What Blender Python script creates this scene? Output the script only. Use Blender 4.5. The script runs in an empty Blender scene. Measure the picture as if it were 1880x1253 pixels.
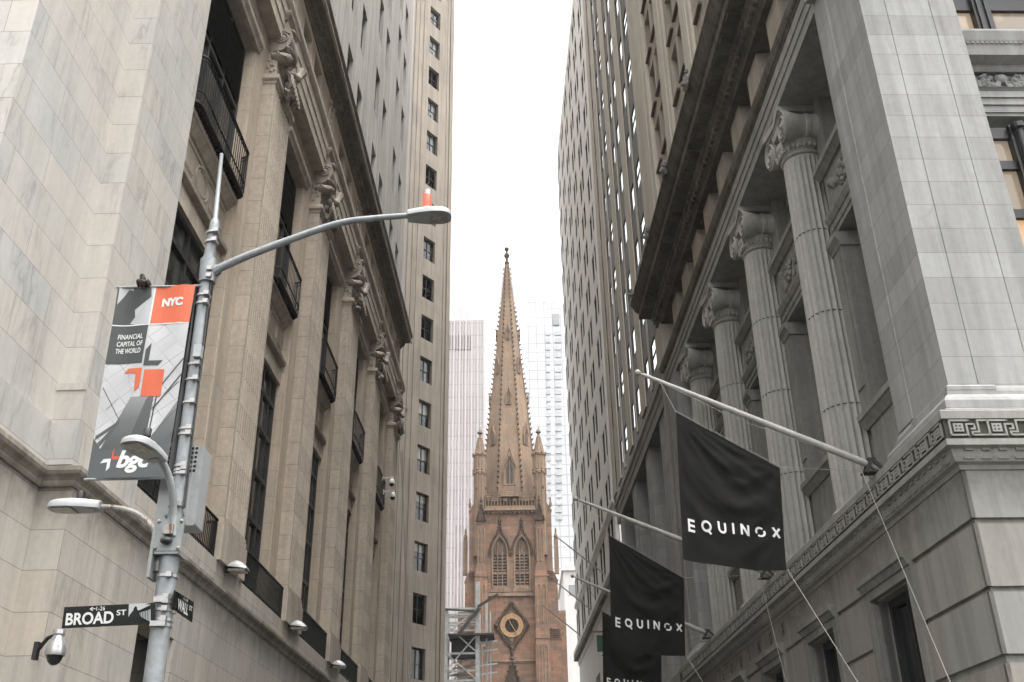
import bpy, bmesh, math, random
from mathutils import Vector, Matrix, noise as mnoise
rnd = random.Random(7)
PI = math.pi
C = bpy.context.scene.collection
scene = bpy.context.scene

# ---------------------------------------------------------------- camera model (solved from the photograph's vanishing lines)
FPX, PITCH, ROLL, YAW_R, YAW_L = 1863.90638, 0.472910939, -0.0160015122, -0.0293407702, 0.0189841497
CAMZ = 1.6
_fw = Vector((0, math.cos(PITCH), math.sin(PITCH))); _rt = Vector((1, 0, 0)); _up = Vector((0, -math.sin(PITCH), math.cos(PITCH)))
CAM_R = _rt * math.cos(ROLL) + _up * math.sin(ROLL)
CAM_U = -_rt * math.sin(ROLL) + _up * math.cos(ROLL)
def ray(x, y):
    return CAM_R * ((x - 940) / FPX) - CAM_U * ((y - 626.5) / FPX) + _fw
def at_depth(x, y, Y):                       # a photo point at world distance Y
    d = ray(x, y); d = d * (Y / d.y); return Vector((d.x, d.y, d.z + CAMZ))

# ---------------------------------------------------------------- mesh builder
class MB:
    def __init__(s): s.v = []; s.f = []
    def add(s, vs, fs):
        o = len(s.v); s.v.extend([tuple(p) for p in vs]); s.f.extend([tuple(i + o for i in f) for f in fs]); return s
    def box(s, x0, x1, y0, y1, z0, z1):
        return s.add([(x0,y0,z0),(x1,y0,z0),(x1,y1,z0),(x0,y1,z0),(x0,y0,z1),(x1,y0,z1),(x1,y1,z1),(x0,y1,z1)],
                     [(0,3,2,1),(4,5,6,7),(0,1,5,4),(1,2,6,5),(2,3,7,6),(3,0,4,7)])
    def quad(s, a, b, c, d): return s.add([a,b,c,d], [(0,1,2,3)])
    def poly(s, pts): return s.add(pts, [tuple(range(len(pts)))])
    def extrude(s, prof, a, b):              # closed profile of (p,q); a,b map (p,q)->3d for the two ends
        n = len(prof)
        vs = [a(p,q) for p,q in prof] + [b(p,q) for p,q in prof]
        fs = [(i,(i+1)%n,n+(i+1)%n,n+i) for i in range(n)] + [tuple(range(n-1,-1,-1)), tuple(range(n,2*n))]
        return s.add(vs, fs)
    def prism_y(s, prof, y0, y1): return s.extrude(prof, lambda p,q:(p,y0,q), lambda p,q:(p,y1,q))
    def prism_x(s, prof, x0, x1): return s.extrude(prof, lambda p,q:(x0,p,q), lambda p,q:(x1,p,q))
    def prism_z(s, prof, z0, z1): return s.extrude(prof, lambda p,q:(p,q,z0), lambda p,q:(p,q,z1))
    def sweep(s, path, prof, sign=1):        # path of (x,y), profile of (outward d, z), closed ring, mitred corners
        n = len(path); m = len(prof); rows = []
        for i in range(n):
            ns = []
            for j in (i-1, i):
                if 0 <= j < n-1:
                    tx, ty = path[j+1][0]-path[j][0], path[j+1][1]-path[j][1]; l = math.hypot(tx,ty)
                    ns.append((-ty/l*sign, tx/l*sign))
            if len(ns) == 1: mx, my = ns[0]
            else:
                k = 1 + ns[0][0]*ns[1][0] + ns[0][1]*ns[1][1]
                mx, my = (ns[0][0]+ns[1][0])/k, (ns[0][1]+ns[1][1])/k
            rows.append([(path[i][0]+mx*d, path[i][1]+my*d, z) for d,z in prof])
        vs = [p for r in rows for p in r]; fs = []
        for i in range(n-1):
            for j in range(m):
                k = (j+1) % m
                fs.append((i*m+j, i*m+k, (i+1)*m+k, (i+1)*m+j))
        fs += [tuple(range(m)), tuple(range((n-1)*m, n*m))[::-1]]
        return s.add(vs, fs)
    def lathe(s, prof, n=24, cx=0, cy=0):    # profile of (r,z)
        m = len(prof); vs = []; fs = []
        for r,z in prof:
            for k in range(n):
                a = 2*PI*k/n; vs.append((cx+r*math.cos(a), cy+r*math.sin(a), z))
        for i in range(m-1):
            for k in range(n):
                l = (k+1) % n; fs.append((i*n+k, i*n+l, (i+1)*n+l, (i+1)*n+k))
        fs += [tuple(range(n))[::-1], tuple(range((m-1)*n, m*n))]
        return s.add(vs, fs)
    def tube(s, pts, r, n=8):
        pts = [Vector(p) for p in pts]; m = len(pts); vs = []; fs = []
        rs = r if isinstance(r, (list, tuple)) else [r]*m
        prev = None
        for i,p in enumerate(pts):
            t = (pts[min(i+1,m-1)] - pts[max(i-1,0)]).normalized()
            if prev is None:
                a = Vector((0,0,1)) if abs(t.z) < .9 else Vector((1,0,0))
                u = t.cross(a).normalized()
            else:
                u = (prev - t*prev.dot(t)).normalized()
            prev = u; w = t.cross(u)
            for k in range(n):
                an = 2*PI*k/n; vs.append(tuple(p + (u*math.cos(an) + w*math.sin(an))*rs[i]))
        for i in range(m-1):
            for k in range(n):
                l = (k+1) % n; fs.append((i*n+k, i*n+l, (i+1)*n+l, (i+1)*n+k))
        fs += [tuple(range(n))[::-1], tuple(range((m-1)*n, m*n))]
        return s.add(vs, fs)
    def bar(s, a, b, w, h=None):             # rectangular bar between two points
        a, b = Vector(a), Vector(b); h = h or w; t = (b-a).normalized()
        up = Vector((0,0,1)) if abs(t.z) < .95 else Vector((0,1,0))
        u = t.cross(up).normalized()*w/2; v = t.cross(u).normalized()*h/2
        vs = [a-u-v, a+u-v, a+u+v, a-u+v, b-u-v, b+u-v, b+u+v, b-u+v]
        return s.add(vs, [(0,3,2,1),(4,5,6,7),(0,1,5,4),(1,2,6,5),(2,3,7,6),(3,0,4,7)])
    def ball(s, c, r, n=10, m=7, wob=0, seed=0):
        rx, ry, rz = r if isinstance(r, (tuple, list)) else (r,r,r); vs = []; fs = []
        for i in range(m+1):
            th = PI*i/m
            for k in range(n):
                a = 2*PI*k/n; d = Vector((math.sin(th)*math.cos(a), math.sin(th)*math.sin(a), math.cos(th)))
                q = 1 + (wob*mnoise.noise(d*2.3 + Vector((seed,seed*.7,seed*1.3))) if wob else 0)
                vs.append((c[0]+d.x*rx*q, c[1]+d.y*ry*q, c[2]+d.z*rz*q))
        for i in range(m):
            for k in range(n):
                l = (k+1) % n; fs.append((i*n+k, i*n+l, (i+1)*n+l, (i+1)*n+k))
        return s.add(vs, fs)
    def facade(s, P, a0, a1, z0, z1, holes, depth):
        A = sorted(set([a0,a1] + [x for h in holes for x in h[:2] if a0 < x < a1])); Z = sorted(set([z0,z1] + [x for h in holes for x in h[2:4] if z0 < x < z1]))
        for i in range(len(A)-1):
            run = None
            for j in range(len(Z)-1):
                ca, cz = (A[i]+A[i+1])/2, (Z[j]+Z[j+1])/2
                solid = not any(h[0] < ca < h[1] and h[2] < cz < h[3] for h in holes)
                if solid and run is None: run = Z[j]
                if run is not None and (not solid or j == len(Z)-2):
                    top = Z[j+1] if solid else Z[j]
                    s.quad(P(A[i],run,0), P(A[i+1],run,0), P(A[i+1],top,0), P(A[i],top,0)); run = None
        for h in holes:
            d = h[4] if len(h) > 4 else depth
            b0,b1,y0,y1 = h[:4]
            for p,q in (((b0,y0),(b0,y1)),((b1,y0),(b1,y1)),((b0,y0),(b1,y0)),((b0,y1),(b1,y1))):
                s.quad(P(p[0],p[1],0), P(q[0],q[1],0), P(q[0],q[1],d), P(p[0],p[1],d))
        return s
    def mapped(s, fn):
        s.v = [tuple(fn(*p)) for p in s.v]; return s
    def mesh(s, name, mat, smooth=False):
        me = bpy.data.meshes.new(name); me.from_pydata(s.v, [], s.f)
        me.validate()
        bm = bmesh.new(); bm.from_mesh(me); bmesh.ops.recalc_face_normals(bm, faces=bm.faces); bm.to_mesh(me); bm.free()
        if mat: me.materials.append(mat)
        if smooth:
            me.polygons.foreach_set('use_smooth', [True]*len(me.polygons))
            if smooth != 'all':
                me.set_sharp_from_angle(angle=math.radians(35))
        me.update(); return me

def tag(o, label, cat, group=None):
    o['label'] = label; o['category'] = cat
    if group: o['group'] = group
    return o
BASES = {}
class Thing:                                  # an Empty at the base of a thing that parents its parts; meshes are given in frame coordinates
    def __init__(s, name, label, cat, base=(0,0,0), yaw=0.0, group=None):
        o = bpy.data.objects.new(name, None); C.objects.link(o); s.o = o; s.base = Vector(base); s.yaw = yaw
        c, sn = math.cos(yaw), math.sin(yaw)
        o.location = (base[0]*c + base[1]*sn, -base[0]*sn + base[1]*c, base[2]); o.rotation_euler = (0,0,-yaw)
        o.empty_display_size = .3
        tag(o, label, cat, group)
    def part(s, name, mb, mat, parent=None, smooth=False, label=None):
        me = mb.mesh(name, mat, smooth) if isinstance(mb, MB) else mb
        if isinstance(mb, MB):
            off = s.base if parent is None else s.base + BASES.get(parent.name, Vector((0,0,0)))
            me.transform(Matrix.Translation(-off))
        o = bpy.data.objects.new(name, me); C.objects.link(o); o.parent = parent or s.o
        if label: o['label'] = label
        return o
    def put(s, name, me, loc, rot=0, parent=None):       # a shared mesh placed at a frame position
        o = bpy.data.objects.new(name, me); C.objects.link(o); o.parent = parent or s.o
        if parent is None: o.location = Vector(loc) - s.base; o.rotation_euler = (0,0,rot)
        return o
def single(name, mb, mat, label, cat, group=None, smooth=False, base=None, yaw=0.0):
    t = Vector(base) if base else Vector(mb.v[0])
    me = mb.mesh(name, mat, smooth); me.transform(Matrix.Translation(-t))
    o = bpy.data.objects.new(name, me); C.objects.link(o)
    c, sn = math.cos(yaw), math.sin(yaw)
    o.location = (t.x*c + t.y*sn, -t.x*sn + t.y*c, t.z); o.rotation_euler = (0,0,-yaw)
    return tag(o, label, cat, group)
def structure(name, mb, mat):
    o = bpy.data.objects.new(name, mb.mesh(name, mat)); C.objects.link(o); o['kind'] = 'structure'; return o
def RF(u,v,z): c,s_ = math.cos(YAW_R), math.sin(YAW_R); return Vector((u*c+v*s_, -u*s_+v*c, z))
def LF(x,v,z): c,s_ = math.cos(YAW_L), math.sin(YAW_L); return Vector((x*c+v*s_, -x*s_+v*c, z))

# ---------------------------------------------------------------- materials
def srgb(r,g,b):
    f = lambda c: (c/255/12.92) if c/255 <= .04045 else ((c/255+.055)/1.055)**2.4
    return (f(r),f(g),f(b),1)
class N:
    def __init__(s, name):
        s.m = bpy.data.materials.new(name); s.m.use_nodes = True; s.t = s.m.node_tree; s.t.nodes.clear()
        s.out = s.n('ShaderNodeOutputMaterial'); s.b = s.n('ShaderNodeBsdfPrincipled'); s.l(s.b.outputs[0], s.out.inputs[0])
    def n(s, typ, **k):
        o = s.t.nodes.new(typ)
        for a,b in k.items():
            if a.startswith('i_'):
                key = a[2:]; o.inputs[int(key) if key.isdigit() else key].default_value = b
            else: setattr(o, a, b)
        return o
    def l(s, a, b): s.t.links.new(a, b)
    def math(s, op, a, b=None, clamp=False):
        o = s.n('ShaderNodeMath', operation=op, use_clamp=clamp)
        for i,x in enumerate((a,b)):
            if x is None: continue
            if isinstance(x,(int,float)): o.inputs[i].default_value = x
            else: s.l(x, o.inputs[i])
        return o.outputs[0]
    def mix(s, fac, a, b, typ='MIX'):
        o = s.n('ShaderNodeMix', data_type='RGBA', blend_type=typ)
        for i,x in ((0,fac),(6,a),(7,b)):
            if isinstance(x,(int,float)): o.inputs[i].default_value = x
            elif isinstance(x,(tuple,list)): o.inputs[i].default_value = x
            else: s.l(x, o.inputs[i])
        return o.outputs[2]
    def ramp(s, fac, stops):
        o = s.n('ShaderNodeValToRGB'); e = o.color_ramp.elements
        while len(e) > 1: e.remove(e[-1])
        e[0].position = stops[0][0]; e[0].color = stops[0][1]
        for p,c in stops[1:]:
            q = e.new(p); q.color = c
        s.l(fac, o.inputs[0]); return o.outputs[0]
    def noise(s, vec, scale, detail=4, rough=.55, dist=0):
        o = s.n('ShaderNodeTexNoise', i_Scale=scale, i_Detail=detail, i_Roughness=rough, i_Distortion=dist); s.l(vec, o.inputs['Vector']); return o.outputs[0]
g1 = lambda v: (v,v,v,1)
def stone(name, c1, c2, brick=None, streak=.25, vein=0, blotch=.35, rough=.85, bump=.25, mortar=.45, var=.12, grain=1.0, dirt=None, tint=None):
    k = N(name); tc = k.n('ShaderNodeTexCoord'); ob = tc.outputs['Object']
    sx = k.n('ShaderNodeSeparateXYZ'); k.l(ob, sx.inputs[0])
    n1 = k.noise(ob, .55*grain, 5, .6); col = k.mix(k.ramp(n1, [(.3,g1(0)),(.72,g1(1))]), c1, c2)
    # fine speckle
    n2 = k.noise(ob, 9*grain, 6, .7); col = k.mix(blotch, col, k.ramp(n2, [(.3,g1(.55)),(.7,g1(1.25))]), 'MULTIPLY')
    hgt = n2
    if streak:                                # rain streaks running down the face
        mp = k.n('ShaderNodeMapping'); mp.inputs['Scale'].default_value = (2.6,2.6,.13); k.l(ob, mp.inputs[0])
        n3 = k.noise(mp.outputs[0], 1.3, 5, .65, .4)
        col = k.mix(streak, col, k.ramp(n3, [(.38,g1(.28)),(.62,g1(1.12))]), 'MULTIPLY')
    if vein:                                  # grey marble veining
        vo = ob
        if brick:                             # every slab is cut from another part of the quarry: shift the veining slab by slab
            bw_, bh_, _ = brick; cell = k.n('ShaderNodeTexBrick', offset=.5); cv = k.n('ShaderNodeCombineXYZ')
            nm_ = k.n('ShaderNodeSeparateXYZ'); k.l(tc.outputs['Normal'], nm_.inputs[0])
            se = k.math('GREATER_THAN', k.math('ABSOLUTE', nm_.outputs[0]), k.math('ABSOLUTE', nm_.outputs[1]))
            aa = k.math('ADD', k.math('MULTIPLY', se, sx.outputs[1]), k.math('MULTIPLY', k.math('SUBTRACT', 1, se), sx.outputs[0]))
            k.l(aa, cv.inputs[0]); k.l(sx.outputs[2], cv.inputs[1]); k.l(cv.outputs[0], cell.inputs[0])
            cell.inputs['Scale'].default_value = 1; cell.inputs['Brick Width'].default_value = bw_; cell.inputs['Row Height'].default_value = bh_; cell.inputs['Mortar Size'].default_value = 0
            cell.inputs['Color1'].default_value = g1(0); cell.inputs['Color2'].default_value = g1(1)
            sh_ = k.n('ShaderNodeVectorMath', operation='SCALE'); sh_.inputs[3].default_value = 23.0; k.l(cell.outputs[0], sh_.inputs[0])
            ad = k.n('ShaderNodeVectorMath', operation='ADD'); k.l(ob, ad.inputs[0]); k.l(sh_.outputs[0], ad.inputs[1]); vo = ad.outputs[0]
        mp = k.n('ShaderNodeMapping'); mp.inputs['Scale'].default_value = (1.5,1.5,.30); mp.inputs['Rotation'].default_value = (.42,.30,.1); k.l(vo, mp.inputs[0])
        n4 = k.noise(mp.outputs[0], 1.25, 7, .58, .7)
        a = k.math('ABSOLUTE', k.math('SUBTRACT', n4, .5))
        v = k.ramp(a, [(0,g1(.45)),(.022,g1(.78)),(.11,g1(1))])
        msk = k.ramp(k.noise(mp.outputs[0], .7, 3), [(.42,g1(0)),(.64,g1(1))])
        col = k.mix(k.math('MULTIPLY', msk, vein), col, v, 'MULTIPLY')
    if dirt:                                  # a broad band of old dirt: (z centre, half height, strength)
        d = k.math('ABSOLUTE', k.math('SUBTRACT', sx.outputs[2], dirt[0])); d = k.math('SUBTRACT', 1, k.math('DIVIDE', d, dirt[1]), True)
        d = k.math('MULTIPLY', k.math('MULTIPLY', d, dirt[2]), k.ramp(k.noise(ob, 2.2, 5, .7), [(.35,g1(.1)),(.65,g1(1))]))
        col = k.mix(d, col, (.06,.05,.04,1))
    if brick:
        w, h, mw = brick
        nm = k.n('ShaderNodeSeparateXYZ'); k.l(tc.outputs['Normal'], nm.inputs[0])
        sel = k.math('GREATER_THAN', k.math('ABSOLUTE', nm.outputs[0]), k.math('ABSOLUTE', nm.outputs[1]))
        a = k.math('ADD', k.math('MULTIPLY', sel, sx.outputs[1]), k.math('MULTIPLY', k.math('SUBTRACT', 1, sel), sx.outputs[0]))
        cb = k.n('ShaderNodeCombineXYZ'); k.l(a, cb.inputs[0]); k.l(sx.outputs[2], cb.inputs[1])
        br = k.n('ShaderNodeTexBrick', offset=.5, squash=1.0); k.l(cb.outputs[0], br.inputs[0])
        br.inputs['Scale'].default_value = 1; br.inputs['Brick Width'].default_value = w; br.inputs['Row Height'].default_value = h
        br.inputs['Mortar Size'].default_value = mw; br.inputs['Mortar Smooth'].default_value = .3; br.inputs['Bias'].default_value = 0
        br.inputs['Color1'].default_value = g1(1-var); br.inputs['Color2'].default_value = g1(1+var); br.inputs['Mortar'].default_value = g1(mortar)
        if tint:
            br.inputs['Color1'].default_value = tint[0]; br.inputs['Color2'].default_value = tint[1]
        col = k.mix(1.0, col, br.outputs[0], 'MULTIPLY')
        hgt = k.math('SUBTRACT', k.math('MULTIPLY', n2, .25), k.math('MULTIPLY', br.outputs[1], .6))
    k.l(col, k.b.inputs['Base Color']); k.b.inputs['Roughness'].default_value = rough
    k.b.inputs['Specular IOR Level'].default_value = .25
    bp = k.n('ShaderNodeBump', i_Strength=bump, i_Distance=.03); k.l(hgt, bp.inputs['Height']); k.l(bp.outputs[0], k.b.inputs['Normal'])
    return k.m
def plain(name, col, rough=.6, metal=0, var=.15, scale=6, bump=.1, spec=.5, rust=None):
    k = N(name); tc = k.n('ShaderNodeTexCoord'); ob = tc.outputs['Object']
    n = k.noise(ob, scale, 5, .65); c = k.mix(k.ramp(n, [(.3,g1(0)),(.7,g1(1))]), tuple(x*(1-var) for x in col[:3])+(1,), tuple(min(1,x*(1+var)) for x in col[:3])+(1,))
    if rust:
        mp = k.n('ShaderNodeMapping'); mp.inputs['Scale'].default_value = (3,3,.7); k.l(ob, mp.inputs[0])
        r = k.ramp(k.noise(mp.outputs[0], rust[1], 6, .7), [(rust[2],g1(0)),(rust[2]+.08,g1(1))]); c = k.mix(r, c, rust[0])
    k.l(c, k.b.inputs['Base Color']); k.b.inputs['Metallic'].default_value = metal; k.b.inputs['Specular IOR Level'].default_value = spec
    k.l(k.ramp(n, [(.25,g1(max(0,rough-.1))),(.75,g1(min(1,rough+.1)))]), k.b.inputs['Roughness'])
    if bump:
        bp = k.n('ShaderNodeBump', i_Strength=bump, i_Distance=.01); k.l(n, bp.inputs['Height']); k.l(bp.outputs[0], k.b.inputs['Normal'])
    return k.m
def glass(name, col, rough=.04, bands=None, wob=.015, spec=.5, metal=0):
    k = N(name); tc = k.n('ShaderNodeTexCoord'); ob = tc.outputs['Object']; c = col
    if bands:                                 # what one sees behind the pane: pale blinds or curtains hanging in folds
        mp = k.n('ShaderNodeMapping'); mp.inputs['Scale'].default_value = bands[1]; k.l(ob, mp.inputs[0])
        c = k.mix(k.ramp(k.noise(mp.outputs[0], 1, 3, .5), [(bands[2],g1(0)),(bands[2]+.12,g1(1))]), col, bands[0])
        k.l(c, k.b.inputs['Base Color'])
    else: k.b.inputs['Base Color'].default_value = col
    k.b.inputs['Roughness'].default_value = rough; k.b.inputs['Specular IOR Level'].default_value = spec; k.b.inputs['Metallic'].default_value = metal
    if wob:
        bp = k.n('ShaderNodeBump', i_Strength=wob, i_Distance=.2); k.l(k.noise(ob, .9, 2), bp.inputs['Height']); k.l(bp.outputs[0], k.b.inputs['Normal'])
    return k.m

M = {}
M['marble'] = stone('corner marble', (0.5392,0.5188,0.482,1), (0.4739,0.4616,0.4371,1), (1.85,.65,.006), streak=.10, vein=.6, blotch=.14, bump=.12, mortar=.5, var=.05, tint=((1.0,.96,.92,1),(.90,.92,.93,1)), rough=.7)
M['marble_base'] = stone('base marble', (0.5229,0.4902,0.4412,1), (0.4575,0.4371,0.4045,1), (1.7,.61,.006), streak=.2, vein=.5, blotch=.18, dirt=(6.65,.55,.45), bump=.12, mortar=.45, var=.05, tint=((1.0,.95,.89,1),(.93,.93,.92,1)), rough=.7)
M['warm'] = stone('warm limestone', (0.5154,0.4465,0.3723,1), (0.4361,0.3778,0.3142,1), (1.4,.78,.006), streak=.22, vein=.25, blotch=.25, mortar=.55, var=.09, tint=((1.06,1.0,.93,1),(.95,.95,.95,1)))
M['warm_trim'] = stone('warm trim', (0.4957,0.4269,0.3527,1), (0.4064,0.3534,0.2899,1), None, streak=.28, blotch=.35)
M['flute'] = stone('fluted pilaster', (0.4959,0.427,0.3475,1), (0.4165,0.3582,0.2946,1), (5,.72,.007), streak=.2, blotch=.42, mortar=.45, var=.06, bump=.5)
M['carve'] = stone('carved stone', (0.374,0.3272,0.2762,1), (0.2635,0.2295,0.1913,1), None, streak=.3, blotch=.6, grain=1.6, bump=.6)
M['shaft'] = stone('upper shaft limestone', (0.54,0.5175,0.477,1), (0.459,0.441,0.4095,1), None, streak=.38, blotch=.2, vein=.2)
M['soot_shade'] = stone('sooty cornice and sill shade', (0.184,0.161,0.1334,1), (0.1104,0.09936,0.0828,1), None, streak=.35, blotch=.5)
M['tower'] = stone('tower limestone', (0.288,0.2484,0.2052,1), (0.2448,0.2124,0.1764,1), (2.6,1.3,.006), streak=.34, blotch=.16, mortar=.82, var=.05)
M['grey'] = stone('grey limestone', (0.324,0.3204,0.2916,1), (0.2664,0.2628,0.2376,1), (2.2,.9,.004), streak=.3, blotch=.22, mortar=.75, var=.05)
M['grey_trim'] = stone('grey trim', (0.296,0.2923,0.2664,1), (0.1924,0.1887,0.1717,1), None, streak=.3, blotch=.3)
M['grey_pier'] = stone('grey pier ashlar', (0.3384,0.3348,0.3204,1), (0.3096,0.3096,0.2988,1), (4.4,.455,.005), streak=.28, vein=.3, blotch=.18, mortar=.55, var=.09, rough=.75, bump=.1)
M['grey_base'] = stone('grey base blocks', (0.301,0.2873,0.2668,1), (0.2599,0.2565,0.2428,1), (3.4,.93,.004), streak=.26, vein=.2, blotch=.16, mortar=.8, var=.08, dirt=(6.25,.5,.55), tint=((1.0,.94,.88,1),(.98,1,.99,1)), rough=.75)
M['colgrey'] = stone('column limestone', (0.4256,0.418,0.3762,1), (0.3496,0.342,0.3116,1), None, streak=.25, blotch=.25, dirt=(7.9,.6,.35))
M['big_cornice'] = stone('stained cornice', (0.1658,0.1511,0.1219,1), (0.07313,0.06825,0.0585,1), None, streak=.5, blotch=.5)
M['fret'] = stone('fret stone', (0.3108,0.3034,0.2738,1), (0.2442,0.2405,0.2183,1), None, streak=.2, blotch=.28)
M['fret_dark'] = stone('dark fret recess', (0.07,0.0679,0.0602,1), (0.049,0.0476,0.042,1), None, streak=.2, blotch=.3)  # darker tone for the fret ground and the carved letters
M['buff'] = stone('buff shaft stone', (0.4576,0.4048,0.3388,1), (0.396,0.3564,0.3036,1), (3.0,.62,.004), streak=.32, blotch=.18, mortar=.85, var=.05, tint=((1.05,.97,.92,1),(.97,1,1,1)))
M['buff2'] = stone('buff pier stone', (.60,.545,.465,1), (.53,.485,.415,1), None, streak=.18, blotch=.16)
M['white'] = stone('pale tower stone', (0.8736,0.8528,0.8216,1), (0.8216,0.8008,0.7696,1), None, streak=.10, blotch=.1)
M['spandrel'] = stone('dark metal spandrel', (.075,.082,.075,1), (.05,.054,.05,1), None, streak=.35, blotch=.4, rough=.5)
M['brown'] = stone('brownstone ashlar', (0.269,0.1794,0.1283,1), (0.1976,0.1336,0.09939,1), (1.05,.42,.012), streak=.22, blotch=.4, mortar=.72, var=.14, tint=((1.25,1.05,.93,1),(.72,.76,.80,1)), grain=.8)
M['brown_pale'] = stone('weathered spire stone', (0.274,0.2009,0.1432,1), (0.212,0.1543,0.1082,1), (1.0,.45,.012), streak=.25, blotch=.4, mortar=.75, var=.10, tint=((1.1,1.0,.92,1),(.9,.93,.95,1)), grain=.8)
M['brown_dark'] = stone('sooted brownstone and parapet shade', (0.1135,0.07392,0.05016,1), (0.04925,0.03341,0.0239,1), None, streak=.4, blotch=.6, grain=1.5)
M['brown_trim'] = stone('brownstone trim', (0.311,0.2261,0.1626,1), (0.2047,0.1453,0.107,1), None, streak=.4, blotch=.45)
M['black'] = plain('wrought iron', (.0055,.0055,.005,1), .6, 0, .3, 6, .1, .3)
M['frame'] = plain('window frame paint', (.016,.017,.016,1), .45, 0, .3)
M['bronze'] = plain('dark bronze frame', (.022,.024,.022,1), .4, .4, .3)
M['glass'] = glass('dark window glass', (.012,.014,.014,1))
M['curtain'] = glass('glass before curtains', (.010,.011,.010,1), bands=((.055,.06,.052,1),(9,5.5,.12),.52))
M['glass_office'] = glass('office window glass', (.02,.022,.022,1), bands=((.20,.20,.18,1),(.9,.9,.55),.60))
M['glass_sky'] = glass('mirror glass', (.62,.64,.65,1), rough=.03, wob=.02, metal=.9)
M['shop'] = glass('lit room behind glass', (.14,.115,.085,1), bands=((.36,.27,.19,1),(1.4,1.4,.9),.5), rough=.08)
_b = [q for q in M['shop'].node_tree.nodes if q.type == 'BSDF_PRINCIPLED'][0]; _b.inputs['Emission Color'].default_value = (.75,.58,.42,1); _b.inputs['Emission Strength'].default_value = .07
M['galv'] = plain('galvanised steel', (0.2295,0.2422,0.2465,1), .55, .3, .22, 9, .15, rust=((.20,.11,.065,1),4,.66))
M['galv_rust'] = plain('rusting steel arm', (.30,.29,.27,1), .6, .4, .25, 9, .2, rust=((.14,.07,.04,1),5,.50))
M['greypaint'] = plain('grey painted steel', (.24,.255,.25,1), .5, .1, .15, 8, .1, rust=((.15,.13,.11,1),3,.70))
M['lampgrey'] = plain('grey lamp housing', (0.336,0.344,0.344,1), .45, .2, .12, 8, .05)
M['lampwhite'] = plain('pale lamp housing', (0.3251,0.3323,0.3323,1), .5, .1, .1, 8, .05)
M['lens'] = glass('lamp lens', (.24,.225,.19,1), rough=.3, bands=((.34,.33,.30,1),(14,14,14),.5))
M['rubber'] = plain('black plastic', (.02,.02,.02,1), .5)
M['hole'] = plain('dark vent holes', (.008,.008,.008,1), .9, 0, .1, 5, 0)
M['signgreen'] = plain('street sign enamel', (.006,.0075,.006,1), .5, 0, .15, 5, 0, .2)
M['letter'] = plain('white lettering', (0.527,0.527,0.51,1), .5, 0, .05, 20, 0)
M['letter2'] = plain('white flag print', (0.612,0.6035,0.5865,1), .7, 0, .05, 20, 0)
M['flag'] = plain('black flag cloth', (0.00748,0.00714,0.00646,1), .8, 0, .25, 40, .12, .15)
M['polewhite'] = plain('flagpole paint', (0.323,0.3145,0.2848,1), .5, 0, .2, 5, .1, rust=((.16,.12,.09,1),6,.68))
M['rope'] = plain('pale rope', (.26,.25,.22,1), .9)
M['asphalt'] = plain('asphalt', (.05,.05,.05,1), .9, 0, .3, 3, .3)
M['pave'] = stone('sidewalk flags', (.085,.083,.078,1), (.06,.06,.058,1), None, streak=0, blotch=.3)
M['steel'] = plain('scaffold steel', (.33,.34,.33,1), .6, .2, .25, 3, .1, rust=((.14,.10,.08,1),1.2,.62))
M['steeldark'] = plain('scaffold deck', (.035,.033,.03,1), .8)
M['sheet'] = plain('corrugated sheet', (.30,.32,.31,1), .6, .1, .2, 2, .1)
M['gold'] = plain('gilding', (0.525,0.3375,0.1375,1), .5, .4, .2, 10, .05)
M['clockface'] = plain('clock stone', (0.345,0.2025,0.1125,1), .7, 0, .2, 6, .1)
M['pigeon'] = plain('pigeon feathers', (.035,.028,.024,1), .7, 0, .4, 30, .2)
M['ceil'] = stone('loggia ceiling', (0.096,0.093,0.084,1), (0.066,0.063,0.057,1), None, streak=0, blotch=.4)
M['white_cctv'] = plain('white camera housing', (.62,.62,.60,1), .45)
M['greensign'] = plain('green shop sign', (.025,.085,.045,1), .5)
# ================================================================ SETTING
gm = MB(); gm.quad((-500,-300,0),(500,-300,0),(500,700,0),(-500,700,0)); structure('ground', gm, M['pave'])
rd = MB().quad((-3.6,-60,.004),(3.2,-60,.004),(3.2,150,.004),(-3.6,150,.004)); structure('road', rd, M['asphalt'])
sw = MB(); sw.box(-7.2,-3.6,14,78,0,.14); structure('sidewalk', sw, M['pave'])
sw = MB(); sw.box(3.2,6.4,13.4,76,0,.14); structure('sidewalk', sw, M['pave'])

# ================================================================ windows (shared meshes; outward is -X, width along Y, origin at the middle)
def win_frame(w, h, cols, rows, bar=.06, edge=.08, d=.09, heavy=None, sill=0):
    m = MB()
    m.box(-d/2,d/2,-w/2,-w/2+edge,-h/2,h/2); m.box(-d/2,d/2,w/2-edge,w/2,-h/2,h/2)
    m.box(-d/2,d/2,-w/2+edge,w/2-edge,-h/2,-h/2+edge); m.box(-d/2,d/2,-w/2+edge,w/2-edge,h/2-edge,h/2)
    iw, ih = w-2*edge, h-2*edge
    ys = cols if isinstance(cols, list) else [i/cols for i in range(1,cols)]
    zs = rows if isinstance(rows, list) else [i/rows for i in range(1,rows)]
    for t in ys: y = -iw/2+iw*t; m.box(-d*.4,d*.4,y-bar/2,y+bar/2,-ih/2,ih/2)
    for t in zs:
        z = -ih/2+ih*t; b = bar*1.5 if heavy else bar
        m.box(-d*.46,d*.46,-iw/2,iw/2,z-b/2,z+b/2)
    return m
def pane_mb(w, h, edge=.08): m = MB(); m.quad((.015,-w/2+edge,-h/2+edge),(.015,w/2-edge,-h/2+edge),(.015,w/2-edge,h/2-edge),(.015,-w/2+edge,h/2-edge)); return m
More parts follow.
